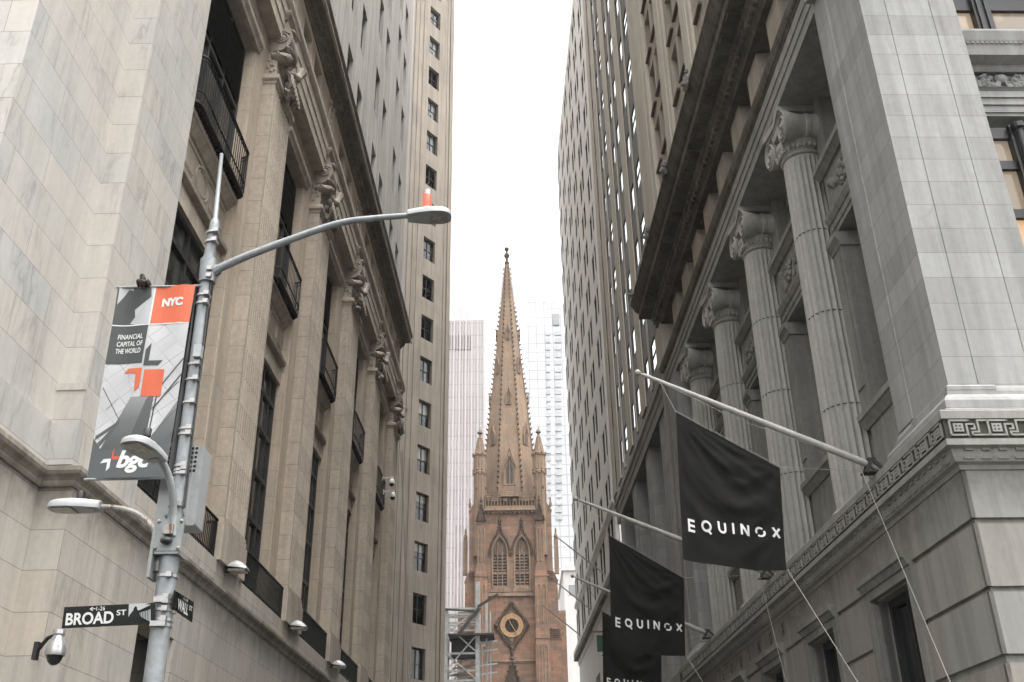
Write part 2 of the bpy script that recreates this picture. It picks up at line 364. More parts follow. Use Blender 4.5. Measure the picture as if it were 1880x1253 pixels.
class WinKind:
    def __init__(s, name, w, h, cols, rows, mf, mg, extra=None, **k):
        s.w, s.h = w, h; mb = win_frame(w,h,cols,rows,**k)
        s.f = mb.mesh(name+'_frame', mf); s.p = pane_mb(w,h,k.get('edge',.08)).mesh(name+'_pane', mg); s.mg = mg
        s.extra = None
        if extra: s.extra = (extra[0], extra[1].mesh(name+'_'+extra[0], extra[2]))
    def put(s, th, loc, rot=0, name='window'):
        o = th.put(name, s.f, loc, rot); th.put('pane', s.p, (0,0,0), 0, o)
        if s.extra: th.put(s.extra[0], s.extra[1], (0,0,0), 0, o)
        return o

# ================================================================ LEFT: marble bank building (frame coordinates: x = -u)
VK = [22.1 + 6.444*k for k in range(5)]; PW = 1.8
bank = Thing('bank_building', 'marble and limestone bank building with fluted pilasters, carved consoles and heavy dark cornice', 'building', (-7.0,14.6,0), YAW_L)
XW = -7.37
openings = []                                                   # (v0, v1) of the tall window bays
for k in range(5): openings.append((VK[k]-(4.75 if k == 0 else 3.6), VK[k]-1.0))
L = lambda a,z,d: (XW-d, a, z)
w = MB()
# corner pavilion in marble
pav = MB()
pav.box(-30,-7.5,11.47,14.5,7.06,30); pav.box(-9,-7.06,14.5,16.9,7.06,23.0)
pav.box(-9,-7.0,14.42,16.98,7.06,8.35)                             # plinth of the pavilion
pav.box(-7.5,-7.42,11.40,14.42,7.06,7.75)
pav.box(-7.47,-6.99,14.405,14.42,8.30,8.42)
bank.part('corner_pavilion', pav, M['marble'])
w.facade(L, 16.9, 50.2, 7.6, 23.0, [(a,b,7.66,21.6,.40) for a,b in openings], .40)
w.quad((XW,50.2,0),(XW,50.2,23),(-30,50.2,23),(-30,50.2,0))
bank.part('wall', w, M['warm'])
base = MB()
base.facade(lambda a,z,d:(-7.0-d,a,z), 14.6, 50.2, 0, 6.8, [(18.0,19.9,0.3,5.5),(44.4,46.2,.3,5.5)], .5)
base.quad((-7.52,14.6,0),(-7.0,14.6,0),(-7.0,14.6,6.8),(-7.52,14.6,6.8)); base.quad((-7.52,11.4,0),(-7.52,14.6,0),(-7.52,14.6,6.8),(-7.52,11.4,6.8))
base.quad((-30,11.4,0),(-7.52,11.4,0),(-7.52,11.4,6.8),(-30,11.4,6.8))
base.box(-7.9,-7.03,14.6,50.2,7.06,7.62)
bank.part('base_wall', base, M['marble_base'])
bank.part('base_window', MB().box(-7.6,-7.48,17.9,20.0,.2,5.6), M['glass']); bank.part('base_window', MB().box(-7.6,-7.48,44.3,46.3,.2,5.6), M['glass'])
belt = MB().sweep([(-30,11.44),(-7.5,11.44),(-7.5,14.56),(-7.0,14.56),(-7.0,50.2)],
    [(-.2,6.76),(.03,6.76),(.05,6.80),(.05,6.84),(.08,6.88),(.13,6.92),(.15,6.97),(.15,7.04),(.10,7.065),(-.2,7.065)], -1)
M['belt'] = stone('weathered belt stone', (.40,.36,.30,1), (.26,.235,.20,1), None, streak=.45, blotch=.4)
bank.part('belt_course', belt, M['belt'])
# upper wall, attic and shaft
att = MB(); aw = []
for k in range(-1,6):
    v = 28.55+6.444*(k-1)
    for a in (v-3.65, v-1.95): aw.append((a, a+1.15, 24.85, 26.65))
aw = [h for h in aw if h[0] > 17]
att.facade(lambda a,z,d:(-7.15-d,a,z), 16, 50.2, 24.6, 27.05, [h for h in aw if h[1] < 50], .35)
att.quad((-7.15,50.2,23),(-7.15,50.2,27),(-20,50.2,27),(-20,50.2,23)); bank.part('attic_wall', att, M['warm'])
sh = MB(); SZ = [31.76,36.4,41.25,45.3,49.3,53.4,57.5]; SV = []
for v in (26.2,32.64,39.12,45.38): SV += [v, v+2.35]
SV = [19.8,22.1] + SV
sholes = [(v-1.15,v,z-2.7,z,.22) for v in SV for z in SZ]
sh.facade(lambda a,z,d:(-7.13-d,a,z), 14.6, 49.9, 27.9, 56, sholes, .22)
sh.quad((-7.13,49.9,27.9),(-7.13,49.9,56),(-26,49.9,56),(-26,49.9,27.9)); sh.quad((-7.13,14.6,27.9),(-7.13,14.6,56),(-26,14.6,56),(-26,14.6,27.9))
sh.quad((-7.13,14.6,56),(-7.13,49.9,56),(-26,49.9,56),(-26,14.6,56))
bank.part('upper_wall', sh, M['shaft'])
M['shaft_edge'] = stone('pale lit corner edge', (.62,.60,.57,1), (.55,.53,.5,1), None, streak=.2, blotch=.12)  # paler stone paints the lit return along the shaft's far edge
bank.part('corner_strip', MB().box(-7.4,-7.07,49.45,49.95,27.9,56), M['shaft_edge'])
kind_shaft = WinKind('shaft_window', 1.15, 2.7, 1, [.5], M['frame'], M['glass'])
for h in sholes: kind_shaft.put(bank, (-7.36,(h[0]+h[1])/2,(h[2]+h[3])/2), PI)
kind_attic = WinKind('attic_window', 1.15, 1.8, 2, 1, M['frame'], M['glass'])
for h in aw:
    if h[1] < 50: kind_attic.put(bank, (-7.44,(h[0]+h[1])/2,(h[2]+h[3])/2), PI)
# entablature
ent = MB().sweep([(-6.97,16.9),(-6.97,50.15),(-12,50.15)],
    [(-.42,23.0),(.0,23.0),(.0,23.42),(.03,23.43),(.03,23.86),(.06,23.87),(.06,24.28),(.09,24.30),(.15,24.42),(.17,24.50),(.17,24.64),(-.42,24.64)], -1)
bank.part('entablature', ent, M['warm_trim'])
cor = MB().sweep([(-7.13,14.6),(-7.13,50.15),(-14,50.15)],
    [(-.3,26.95),(.02,26.95),(.06,27.05),(.12,27.12),(.14,27.14),(.14,27.40),(.20,27.42),(.22,27.47),(.44,27.50),(.46,27.72),(.50,27.78),(.56,27.90),(.58,27.98),(.40,28.06),(-.3,28.10)], -1)
bank.part('cornice', cor, M['soot_shade'])
dn = MB(); y = 16.0
while y < 50.1: dn.box(-6.99-.1,-6.90,y,y+.15,27.15,27.39); y += .27
bank.part('dentil_band', dn, M['soot_shade'])
bank.part('cornice_edge', MB().sweep([(-6.60,14.6),(-6.60,50.7)], [(-.05,27.53),(.015,27.53),(.015,27.60),(-.05,27.60)], -1), M['warm_trim'])
# spandrels between the two window tiers
def spandrel(a, b):
    s = MB(); X = -7.55
    s.box(-7.80,X,a,b,14.4,16.62)
    s.box(X,X+.05,a,b,14.4,14.82)                                   # lintel band
    s.box(X,X+.03,a,b,14.60,14.62)
    s.prism_y([(X,15.0),(X+.16,15.02),(X+.18,15.12),(X+.05,15.2),(X,15.2)], a, b)
    s.prism_y([(X,16.28),(X+.06,16.30),(X+.20,16.46),(X+.24,16.48),(X+.24,16.62),(X,16.62)], a, b)
    for z0,z1,y0,y1 in ((15.33,15.36,a+.15,b-.15),(16.12,16.15,a+.15,b-.15)): s.box(X,X+.03,y0,y1,z0,z1)
    c = (a+b)/2
    for y0,y1 in ((a+.18,c-.62),(c+.62,b-.18)):
        for z in (15.46,15.52): s.box(X,X+.022,y0,y1,z,z+.022)
    # wreath medallion
    for R,r in ((.46,.035),(.36,.02)):
        s.tube([(X+.01, c+R*math.cos(t*PI/16), 15.74+.82*R*math.sin(t*PI/16)) for t in range(33)], r, 6)
    return s
for a,b in openings: bank.part('spandrel', spandrel(a,b), M['warm_trim'])
hd = None
for a,b in openings:
    hd = MB().prism_y([(XW,21.60),(XW+.10,21.62),(XW+.13,21.72),(XW+.20,21.80),(XW+.22,21.92),(XW,21.98)], a-.18, b+.18)
    for t in range(3): hd.box(XW,XW+.03,a-.1+.0,b+.1,22.25+.14*t,22.29+.14*t)
    bank.part('hood_mould', hd, M['warm_trim'])
    jm = MB()
    for y in (a-.16,b+.06): jm.box(XW-.01,XW+.045,y,y+.10,7.66,21.6)
    bank.part('jamb_moulding', jm, M['warm'])
kind_low = WinKind('tall_window', 2.6, 6.74, [.18,.5,.82], [.13,.33,.53,.73,.90], M['frame'], M['curtain'], bar=.085, edge=.10, d=.14, heavy=True)
lou = MB()
for i in range(24): z = .55+i*.07; lou.prism_y([(-.10,z),(-.06,z+.055),(-.05,z+.05),(-.09,z-.005)], -1.22, 1.22)
kind_up = WinKind('upper_window', 2.6, 4.98, [.33,.67], [.58,], M['frame'], M['glass'], extra=('louvre',lou,M['frame']), bar=.07, edge=.09, d=.12, heavy=True)
for a,b in openings:
    o1 = kind_low.put(bank, (-7.68,(a+b)/2,7.66+3.37), PI); o2 = kind_up.put(bank, (-7.68,(a+b)/2,16.62+2.49), PI)
    o1.scale.y = o2.scale.y = (b-a)/2.6
# railings
def bars(m, pts, z0, z1, r=.014, step=.11):
    for i in range(len(pts)-1):
        p, q = Vector(pts[i]), Vector(pts[i+1]); n = max(1,int((q-p).length/step))
        for j in range(n):
            c = p.lerp(q, j/n); m.box(c.x-r,c.x+r,c.y-r,c.y+r,z0,z1)
def railpath(xf, xb, y0, y1, r=.22, n=5):
    p = [(xb,y0)] + [(xf-r+r*math.sin(t*PI/2/n), y0+r-r*math.cos(t*PI/2/n)) for t in range(n+1)]
    p += [(xf-r+r*math.cos(t*PI/2/n), y1-r+r*math.sin(t*PI/2/n)) for t in range(n+1)] + [(xb,y1)]
    return [(a,b,0) for a,b in p]
def balcony(a, b):
    m = MB(); pth = railpath(-7.13,-7.66,a+.02,b+.06)
    for z,r in ((17.97,.03),(17.86,.016),(16.98,.02)): m.tube([(x,y,z) for x,y,_ in pth], r, 6)
    bars(m, pth, 16.75, 17.97, .009, .15)
    fl = MB(); fl.prism_z([(x,y) for x,y,_ in pth], 16.66, 16.72)
    for s in range(int((b-a)/.16)): fl.box(-7.62,-7.22,a+.12+s*.16,a+.15+s*.16,16.60,16.66)
    return m, fl
def guard(a, b):
    m = MB(); pth = railpath(-7.06,-7.34,a,b,.16)
    m.tube([(x,y,8.47) for x,y,_ in pth], .032, 6); m.tube([(x,y,7.70) for x,y,_ in pth], .02, 6)
    bars(m, pth, 7.62, 8.47, .011, .115)
    return m
for k,(a,b) in enumerate(openings):
    m, fl = balcony(a,b); o = bank.part('balcony', m, M['black']); bank.part('balcony_floor', fl, M['black'], o)
    g0 = 17.05 if k == 0 else VK[k-1]+PW+.12
    bank.part('window_guard', guard(g0, VK[k]-.12), M['black'])
# pilasters
def pilaster(v):
    m = MB(); X = -7.0
    m.box(-7.4,X+.06,v-.1,v+PW+.1,7.62,8.36)
    for z0,z1,p in ((8.36,8.50,.04),(8.50,8.60,.02)): m.box(-7.4,X+p,v-p,v+PW+p,z0,z1)
    return m
def pil_shaft(v):
    m = MB(); X = -7.0; pl = [(-7.4,v),(X,v),(X,v+.10)]; nf = 9; fw = (PW-.2)/nf
    for i in range(nf):
        y = v+.10+i*fw
        pl += [(X,y+fw*.10),(X-.042,y+fw*.22),(X-.05,y+fw*.5),(X-.042,y+fw*.78),(X,y+fw*.90)]
    pl += [(X,v+PW),(-7.4,v+PW)]
    m.prism_z(pl, 8.60, 21.30)
    return m
def pil_cap(v):
    m = MB(); X = -7.0
    m.sweep([(-7.4,v-.0),(X,v),(X,v+PW),(-7.4,v+PW)], [(-.2,21.28),(.02,21.28),(.03,21.36),(.08,21.40),(.10,21.43),(.10,21.55),(.07,21.58),(-.2,21.58)], -1)
    m.box(-7.4,-7.04,v+.06,v+PW-.06,21.58,23.0)
    for i in range(14): m.ball((-7.2+rnd.uniform(-.11,.11),v+.05,21.75+rnd.uniform(0,.95)), (.055,.035,.06), 6, 5)
    return m
def console(v):
    """scrolled stone console with ram's horn cornucopias and hanging leaves under a small moulded cap"""
    m = MB(); X = -6.95
    # cap slab
    m.sweep([(-7.35,v-.02),(-6.86,v-.02),(-6.86,v+.92),(-7.2,v+.92)], [(-.2,23.66),(.02,23.66),(.05,23.74),(.10,23.80),(.12,23.84),(.12,23.94),(-.2,23.94)], -1)
    # S-shaped body seen from the side
    prof = [(-7.30,23.68),(-6.84,23.66),(-6.82,23.50),(-6.74,23.34),(-6.68,23.12),(-6.68,22.92),(-6.74,22.74),(-6.85,22.62),(-6.98,22.55),(-7.30,22.5)]
    m.prism_y(prof, v+.02, v+.86)
    # volute spiral on each cheek
    for y in (v+.0, v+.88):
        pts = []
        for t in range(40):
            a = t/39*4.6*PI; R = .24*(1-t/46); pts.append((-6.96+R*math.cos(a+.6), y, 23.02+R*math.sin(a+.6)))
        m.tube(pts, .030, 6)
        m.ball((-6.96,y,23.02),(.07,.05,.07),8,6)
    # roll along the belly, side roll and pod
    m.ball((-6.80,v+.44,22.66),(.17,.46,.13),12,8,.12,1)
    m.ball((-6.74,v+.30,23.40),(.10,.22,.10),10,7)
    m.ball((-6.98,v+.16,22.33),(.36,.22,.17),14,9,.06,v)
    m.tube([(-7.05,v-.03,22.42),(-6.92,v-.03,22.30),(-6.75,v+.02,22.26)], .045, 6)
    # horn that sweeps out along the frieze, flared mouth outwards
    hp = [(-6.84,v+.55,22.30),(-6.78,v+.85,22.30),(-6.74,v+1.12,22.44),(-6.72,v+1.32,22.70),(-6.70,v+1.42,22.92)]
    m.tube(hp, [.10,.13,.15,.11,.17], 9)
    m.ball((-6.70,v+1.45,22.98),(.16,.15,.13),9,7,.25,3)
    m.tube([(-6.86,v+.95,22.38),(-6.83,v+1.35,22.16),(-6.85,v+1.72,22.02),(-6.90,v+1.84,22.12)], [.07,.075,.06,.03], 7)
    # leaves and fruit
    R = random.Random(int(v*10))
    for i in range(30):
        t = R.random(); y = v+.38+t*1.25; z = 22.22-R.random()*.95*(1-.35*t); x = -6.86+R.uniform(-.06,.10)
        m.ball((x,y,z),(R.uniform(.07,.13),R.uniform(.07,.14),R.uniform(.07,.15)),7,5,.5,i)
    for i in range(7):                                             # acanthus leaves as thin curled blades
        y = v+.45+i*.16; m.tube([(-6.92,y,22.2),(-6.74,y+.05,21.98-.03*i),(-6.70,y+.09,21.72-.02*i),(-6.80,y+.10,21.55)], [.05,.085,.07,.02], 5)
    return m
P0 = VK[0]
shared = {}
for nm,fn,mt,sm in (('pilaster_base',pilaster,'warm_trim',False),('pilaster',pil_shaft,'flute',False),('pilaster_capital',pil_cap,'warm_trim',False)):
    shared[nm] = fn(P0)
for k in range(5):
    for nm,mt in (('pilaster','flute'),('pilaster_base','warm_trim'),('pilaster_capital','warm_trim')):
        src = {'pilaster':pil_shaft,'pilaster_base':pilaster,'pilaster_capital':pil_cap}[nm](VK[k])
        o = bank.part(nm, src, M[mt], parent=None if nm == 'pilaster' else po)
        if nm == 'pilaster': po = o
    bank.part('console', console(VK[k]), M['carve'], smooth=True)
# cartouches on the attic
def cartouche(v):
    m = MB(); X = -7.12; R = random.Random(3)
    m.tube([(X, v+.36*math.cos(t*PI/14), 25.75+.85*math.sin(t*PI/14)) for t in range(29)], .07, 7)
    m.ball((X-.02,v,25.75),(.07,.30,.75),14,10)
    for i in range(40): m.ball((X+.03,v+R.uniform(-.22,.22),25.75+R.uniform(-.6,.6)),(.05,.05,.07),6,5,.4,i)
    for s in (-1,1): m.ball((X,v+.25*s,26.6),(.11,.16,.14),8,6)
    m.ball((X,v,24.92),(.10,.16,.12),8,6)
    return m
for k in range(5): bank.part('cartouche', cartouche(VK[k]+.9), M['carve'], smooth=True)

# floodlights on the ledge
def floodlight(v, lab):
    t = Thing('floodlight', lab, 'floodlight', (-7.0,v,7.45), YAW_L, 'floodlights along the bank ledge')
    h = MB(); n = 10                                              # hood: half dome pulled outwards
    prof = [(-7.0+.10+.52*i/8, .20*math.sin(min(1,(i+1)/4)*PI/2)*(1-.75*max(0,(i-3)/5)**2)) for i in range(9)]
    rows = []
    for x,hh in prof:
        wv = .20+.04*math.sin((x+7)*5); rows.append([(x, v+wv*math.cos(PI*j/n), 7.62+hh*1.15*math.sin(PI*j/n)-.12*(x+6.9)) for j in range(n+1)])
    vs = [p for r_ in rows for p in r_]; fs = []
    for i in range(8):
        for j in range(n): fs.append((i*(n+1)+j,i*(n+1)+j+1,(i+1)*(n+1)+j+1,(i+1)*(n+1)+j))
    fs += [tuple(range(n+1)), tuple(range(8*(n+1),9*(n+1)))]
    h.add(vs, fs); t.part('hood', h, M['lampgrey'], smooth=True)
    t.part('lens', MB().box(-6.88,-6.42,v-.19,v+.19,7.50,7.56), M['lens'])
    t.part('bracket', MB().box(-7.0,-6.88,v-.07,v+.07,7.5,7.72).tube([(-6.98,v-.05,7.62),(-6.86,v-.1,7.66)],.05,6), M['rubber'])
    t.o.scale = (.82,.82,.82)
    t.part('conduit', MB().tube([(-6.72,v+.32,7.62),(-6.72,v+.32,7.18)],.022,6), M['lampwhite'])
for k,lab in enumerate(('pale hooded floodlight on the ledge beside the first window guard','pale hooded floodlight on the ledge before the second tall iron guard',
                        'pale hooded floodlight low on the ledge, third from the lamp post','pale hooded floodlight at the bottom edge, last along the ledge')):
    floodlight(VK[k]+.55, lab)
# cameras
def dome_camera(th_label, name_group, p, arm, r, mats):
    t = Thing('dome_camera', th_label, 'security camera', p, YAW_L, name_group)
    x,y,z = p; cx,cy = x+arm[0], y+arm[1]
    t.part('bracket', MB().tube([(x,y,z),(x+arm[0]*.45,y+arm[1]*.45,z+arm[2]*.8),(cx,cy,z+arm[2])], r*.2, 8).box(x-.04,x+.02,y-.05,y+.05,z-.12,z+.12), mats[0])
    zc = z+arm[2]
    t.part('housing', MB().lathe([(r*.35,zc+.05),(r*.6,zc+.05),(r*.62,zc-.01),(r*.5,zc-.03),(r*.72,zc-.10),(r*.95,zc-.17),(r,zc-.22),(r*1.02,zc-.27),(r*.98,zc-.30),(r*.8,zc-.30)],24,cx,cy), mats[1], smooth=True)
    t.part('dome', MB().lathe([(r*.8,zc-.295),(r*.74,zc-.34),(r*.56,zc-.39),(r*.3,zc-.42),(.01,zc-.43)],20,cx,cy), mats[2], smooth=True)
    return t
M['chrome'] = plain('brushed dome housing', (.50,.50,.50,1), .32, .7, .05, 10, 0)
dome_camera('large brushed silver dome camera on a bent arm at the marble corner', 'security cameras', (-6.98,14.42,4.30), (.34,-.16,.20), .138, (M['rubber'],M['chrome'],M['glass']))
for z,lab,dv in ((17.85,'upper small white dome camera on the far balcony','u'),(17.35,'lower small white dome camera on the far balcony','l')):
    dome_camera(lab, 'security cameras', (-7.12,45.75 if dv=='u' else 46.25,z), (.42,.12,.05), .15, (M['white_cctv'],M['white_cctv'],M['glass']))

# ================================================================ LEFT: limestone tower with a canted window bay
dvec = (math.sin(math.radians(36.0)-YAW_L), math.cos(math.radians(36.0)-YAW_L))
tower = Thing('limestone_tower', 'tall plain limestone tower with one column of sash windows on its canted corner', 'building', (-7.0,79.0,0), YAW_L)
TP = lambda s,z,d: (-7.0+dvec[0]*s - dvec[1]*d, 79.0+dvec[1]*s + dvec[0]*d, z)   # s along the canted face (negative away from the corner)
TZ = [78.9-3.955*k for k in range(-3,20)]
tw = MB(); th = [(-3.72,-2.18,z-2.25,z,.42) for z in TZ if z > 3]
tw.facade(TP, -5.9, -.55, 0, 84, th, .42)
pts = [TP(-5.9,0,0),TP(-5.9,0,3),TP(-.55,0,0)]
a = TP(-5.9,0,0); b = TP(-.55,0,0)
tw.quad((-7.0-.32,79.0-.1,0),(-7.0-.32,79.0-.1,84),(-30,79.0-.1,84),(-30,79.0-.1,0))
tw.quad(a,(a[0],a[1],84),(a[0]-.8,50.0,84),(a[0]-.8,50.0,0)); tw.poly([(a[0],a[1],84),(b[0],b[1],84),(-7.1,79,84),(-30,79,84),(-30,50,84),(a[0]-.8,50,84)])
tower.part('wall', tw, M['tower'])
fl = MB()                                                        # flutes: shallow vertical ribs either side of the windows, and the rounded corner
for s0,s1,p in ((-5.88,-5.55,.06),(-5.25,-4.95,.05),(-4.62,-4.2,.05)): fl.add([TP(s0,0,0),TP(s1,0,0),TP(s1,0,-p),TP(s0,0,-p),TP(s0,84,0),TP(s1,84,0),TP(s1,84,-p),TP(s0,84,-p)],[(0,1,5,4),(1,2,6,5),(2,3,7,6),(3,0,4,7)])
for s0,s1,p in ((-1.0,-.75,.04),(-.58,-.28,.10),(-.26,.0,.02)): fl.add([TP(s0,0,.3),TP(s1,0,.3),TP(s1,0,-p),TP(s0,0,-p),TP(s0,84,.3),TP(s1,84,.3),TP(s1,84,-p),TP(s0,84,-p)],[(0,1,5,4),(1,2,6,5),(2,3,7,6),(3,0,4,7)])
tower.part('rib', fl, M['tower'])
M['blind'] = glass('window with lowered pale blind', (.30,.29,.26,1), rough=.12, bands=((.10,.105,.10,1),(.8,.8,2.2),.5))
M['open_sash'] = glass('dim office behind clear glass', (.035,.04,.04,1), bands=((.12,.125,.12,1),(1.8,1.8,.35),.5))
open_m = pane_mb(1.54,2.25,.09).mesh('dim_pane', M['open_sash'])
kind_sash = WinKind('sash_window', 1.54, 2.25, 2, [.5], M['bronze'], M['glass_office'], bar=.05, edge=.09, d=.1)
half = MB(); half.quad((.012,-.68,-.05),(.012,.68,-.05),(.012,.68,1.04),(.012,-.68,1.04)); half_m = half.mesh('lowered_blind', M['blind'])
half2 = MB(); half2.quad((.012,-.68,.45),(.012,.68,.45),(.012,.68,1.04),(.012,-.68,1.04)); half2_m = half2.mesh('short_blind', M['blind'])
paper = MB().box(-.01,.01,-.10,.12,-.45,-.18); paper_m = paper.mesh('paper_sheet', M['lampwhite'])
wr = random.Random(21)
for i,h in enumerate(th):
    p = TP(-2.95,(h[2]+h[3])/2,.30); o = kind_sash.put(tower, p, PI-math.atan2(dvec[0],dvec[1]), 'sash_window')
    c = wr.random()
    if c < .28: tower.put('blind', half_m, (0,0,0), 0, o)
    elif c < .5: tower.put('blind', half2_m, (0,0,0), 0, o)
    elif c < .7: tower.put('paper_sheet', paper_m, (0,0,0), 0, o)
    if wr.random() < .45: o.children[0].data = open_m
rp = MB()
for i,(x0,x1) in enumerate(((735,760),(737,755),(739,750))):
    a = at_depth(x0,828,40); b = at_depth(x1,1260,40); rp = MB().tube([a,a.lerp(b,.5)+Vector((-.02,0,-.03)),b], .017, 5)
    single('hanging_rope', rp, M['rope'], 'thin pale ropes hanging slack before the dark tower wall', 'rope', 'ropes beside the bank')
# ================================================================ RIGHT: grey colonnaded building (frame coordinates: x = u)
col = Thing('colonnade_building', 'grey stone building with giant fluted scroll-topped columns above a fret-carved cornice', 'building', (6.6,13.23,0), YAW_R)
VEND = 34.8
WV = [(15.43+3.77*k, 17.55+3.77*k) for k in range(5)]             # window surrounds in the base
R_ = lambda a,z,d: (6.66+d, a, z)
bw = MB()
bw.facade(R_, 13.29, VEND, 0, 6.37, [(a+.3,b-.3,.4,5.42) for a,b in WV], .34)
bw.facade(lambda a,z,d:(a,13.29+d,z), 6.66, 30, 0, 6.37, [(7.3,9.4,.2,3.25),(9.9,12.4,.2,3.25)], .7)
bw.quad((6.66,VEND,0),(6.66,VEND,18),(20,VEND,18),(20,VEND,0))
col.part('base_wall', bw, M['grey_base'])
blk = MB()
for z0,z1 in ((5.66,6.37),(4.73,5.575),(3.865,4.66),(2.95,3.75),(2.05,2.87),(1.1,1.97)):
    edges = [13.23] + [x for a,b in WV for x in (a,b)] + [VEND]
    if z0 > 5.6:
        blk.box(6.6,6.66,13.23,VEND,5.86,z1); segs = [(edges[i],edges[i+1]) for i in range(0,len(edges),2)]
        for a,b in segs: blk.box(6.6,6.66,a,b,z0,5.86)
    else:
        for i in range(0,len(edges),2): blk.box(6.6,6.66,edges[i],edges[i+1],z0,z1)
    if z0 > 3.5: blk.box(6.6,30,13.23,13.29,z0,z1)
blk.box(6.6,30,13.23,13.29,3.62,3.75)
for x in (6.6,9.45,12.6): blk.box(x,x+.55,13.23,13.29,0,3.62)
col.part('rusticated_block', blk, M['grey_base'])
for a,b in WV:
    s = MB(); X = 6.6
    s.box(X-.05,X+.06,a,a+.22,.3,5.45); s.box(X-.05,X+.06,b-.22,b,.3,5.45)
    s.box(X-.02,X+.2,a+.22,a+.28,.3,5.38); s.box(X-.02,X+.2,b-.30,b-.22,.3,5.38)
    s.box(X-.05,X+.06,a,b,5.45,5.60); s.prism_y([(X+.06,5.60),(X-.08,5.60),(X-.12,5.70),(X-.16,5.72),(X-.16,5.82),(X+.06,5.86)], a+.0, b+.03)
    col.part('window_surround', s, M['grey_trim'])
kind_base = WinKind('base_window', 1.52, 5.0, 2, [.62], M['frame'], M['glass'], bar=.10, edge=.13, d=.14)
for a,b in WV: kind_base.put(col, (6.90,(a+b)/2,2.92), 0)
sf = MB(); sf.box(7.2,12.4,13.9,14.0,.2,3.3); col.part('shop_front', sf, M['glass'])
sg = MB(); sg.box(6.95,9.3,13.4,13.46,3.30,3.56); o = col.part('shop_sign', sg, M['frame'])
# raised letters cut into the base above the windows
# cornice with carved fret
cpath = [(30,13.23),(6.6,13.23),(6.6,VEND)]
col.part('base_cornice', MB().sweep(cpath, [(-.3,6.34),(.02,6.34),(.04,6.40),(.10,6.43),(.13,6.50),(.15,6.60),(.20,6.625),(.225,6.63),(.225,6.72),(.195,6.722),(.195,7.02),(.225,7.022),(.225,7.14),(.20,7.165),(-.3,7.20)], 1), M['fret'])
fr = MB(); bk = MB()
def fret_unit(put):
    T = .028
    for a0,a1,b0,b1 in ((.0,.30,.245,.272),(.0,.028,.03,.272),(.0,.23,.03,.055),                 # outer hook
                        (.06,.20,.09,.215),                                                       # centre square
                        (.235,.262,.03,.19),(.235,.37,.19,.215),(.345,.372,.12,.215),(.30,.345,.12,.145),
                        (.27,.30,.245,.272),(.30,.328,.03,.10),(.30,.545,.03,.055),(.40,.425,.09,.272),(.33,.425,.075,.10),(.425,.545,.245,.272)):
        put(a0,a1,b0,b1,T)
def put_side(v0):
    def f(a0,a1,b0,b1,T): fr.box(6.405,6.405-T,v0+a0,v0+a1,6.735+b0,6.735+b1)
    return f
def put_front(u0):
    def f(a0,a1,b0,b1,T): fr.box(u0+a0,u0+a1,13.035-T,13.035,6.735+b0,6.735+b1)
    return f
v = 13.10
while v < VEND-.5: fret_unit(put_side(v)); [bk.box(6.378,6.376,v+.085+.055*i,v+.11+.055*i,6.735+.115+.05*j,6.735+.138+.05*j) for i in range(2) for j in range(2)]; v += .545
u = 6.46
while u < 10: fret_unit(put_front(u)); [bk.box(u+.085+.055*i,u+.11+.055*i,13.007,13.005,6.735+.115+.05*j,6.735+.138+.05*j) for i in range(2) for j in range(2)]; u += .545
col.part('fret_relief', fr, M['fret']); bk.sweep([(14,13.23),(6.6,13.23),(6.6,VEND)], [(.15,6.728),(.1975,6.728),(.1975,7.014),(.15,7.014)], 1); col.part('fret_ground', bk, M['fret_dark'])
co = MB(); v = 13.25
while v < VEND-.2:
    co.box(6.60,6.47,v,v+.15,6.46,6.56); co.box(6.6,6.43,v+.02,v+.13,6.57,6.615); v += .24
u = 6.62
while u < 10: co.box(u,u+.15,13.10,13.23,6.46,6.56); co.box(u+.02,u+.13,13.06,13.23,6.57,6.615); u += .24
col.part('corbel_band', co, M['grey_trim'])
col.part('ledge', MB().box(6.5,9.5,13.13,VEND,7.10,7.18).box(9.5,30,13.13,20,7.10,7.18), M['grey_trim'])
# corner pier
pr = MB(); Z1 = 17.2
pr.box(6.79,7.235,13.42,15.37,7.7,Z1); pr.box(7.247,8.045,13.42,15.3,7.7,Z1); pr.box(8.057,8.51,13.42,15.3,7.7,Z1); pr.box(7.2,8.1,13.435,15.2,7.7,Z1)
col.part('corner_pier', pr, M['grey_pier'])
col.part('pier_bead', MB().tube([(6.79,14.78,7.75),(6.79,14.78,Z1)], .022, 6).box(6.775,6.79,14.80,15.37,7.75,Z1), M['grey_pier'])
pb = MB().sweep([(8.6,13.42),(6.79,13.42),(6.79,15.37),(7.5,15.37)], [(-.2,7.16),(.25,7.16),(.25,7.24),(.20,7.27),(.20,7.40),(.17,7.46),(.10,7.52),(.08,7.54),(.08,7.60),(.05,7.615),(.04,7.66),(.02,7.70),(-.2,7.72)], 1)
pb.sweep([(7.46,13.42),(6.79,13.42),(6.79,14.75)], [(-.05,7.62),(.06,7.62),(.06,7.68),(.02,7.72),(-.05,7.72)], 1)
col.part('pier_base', pb, M['grey_pier'])
fp = MB().box(6.79,8.2,32.85,34.8,7.7,17.2).tube([(6.79,34.2,7.75),(6.79,34.2,17.2)], .022, 6).box(6.77,6.79,34.22,34.8,7.75,17.2)
col.part('far_pier', fp, M['grey_pier'])
col.part('far_pier_base', MB().sweep([(8.2,32.85),(6.79,32.85),(6.79,34.8)], [(-.2,7.16),(.22,7.16),(.20,7.40),(.10,7.52),(.06,7.66),(-.2,7.72)], 1), M['grey_pier'])
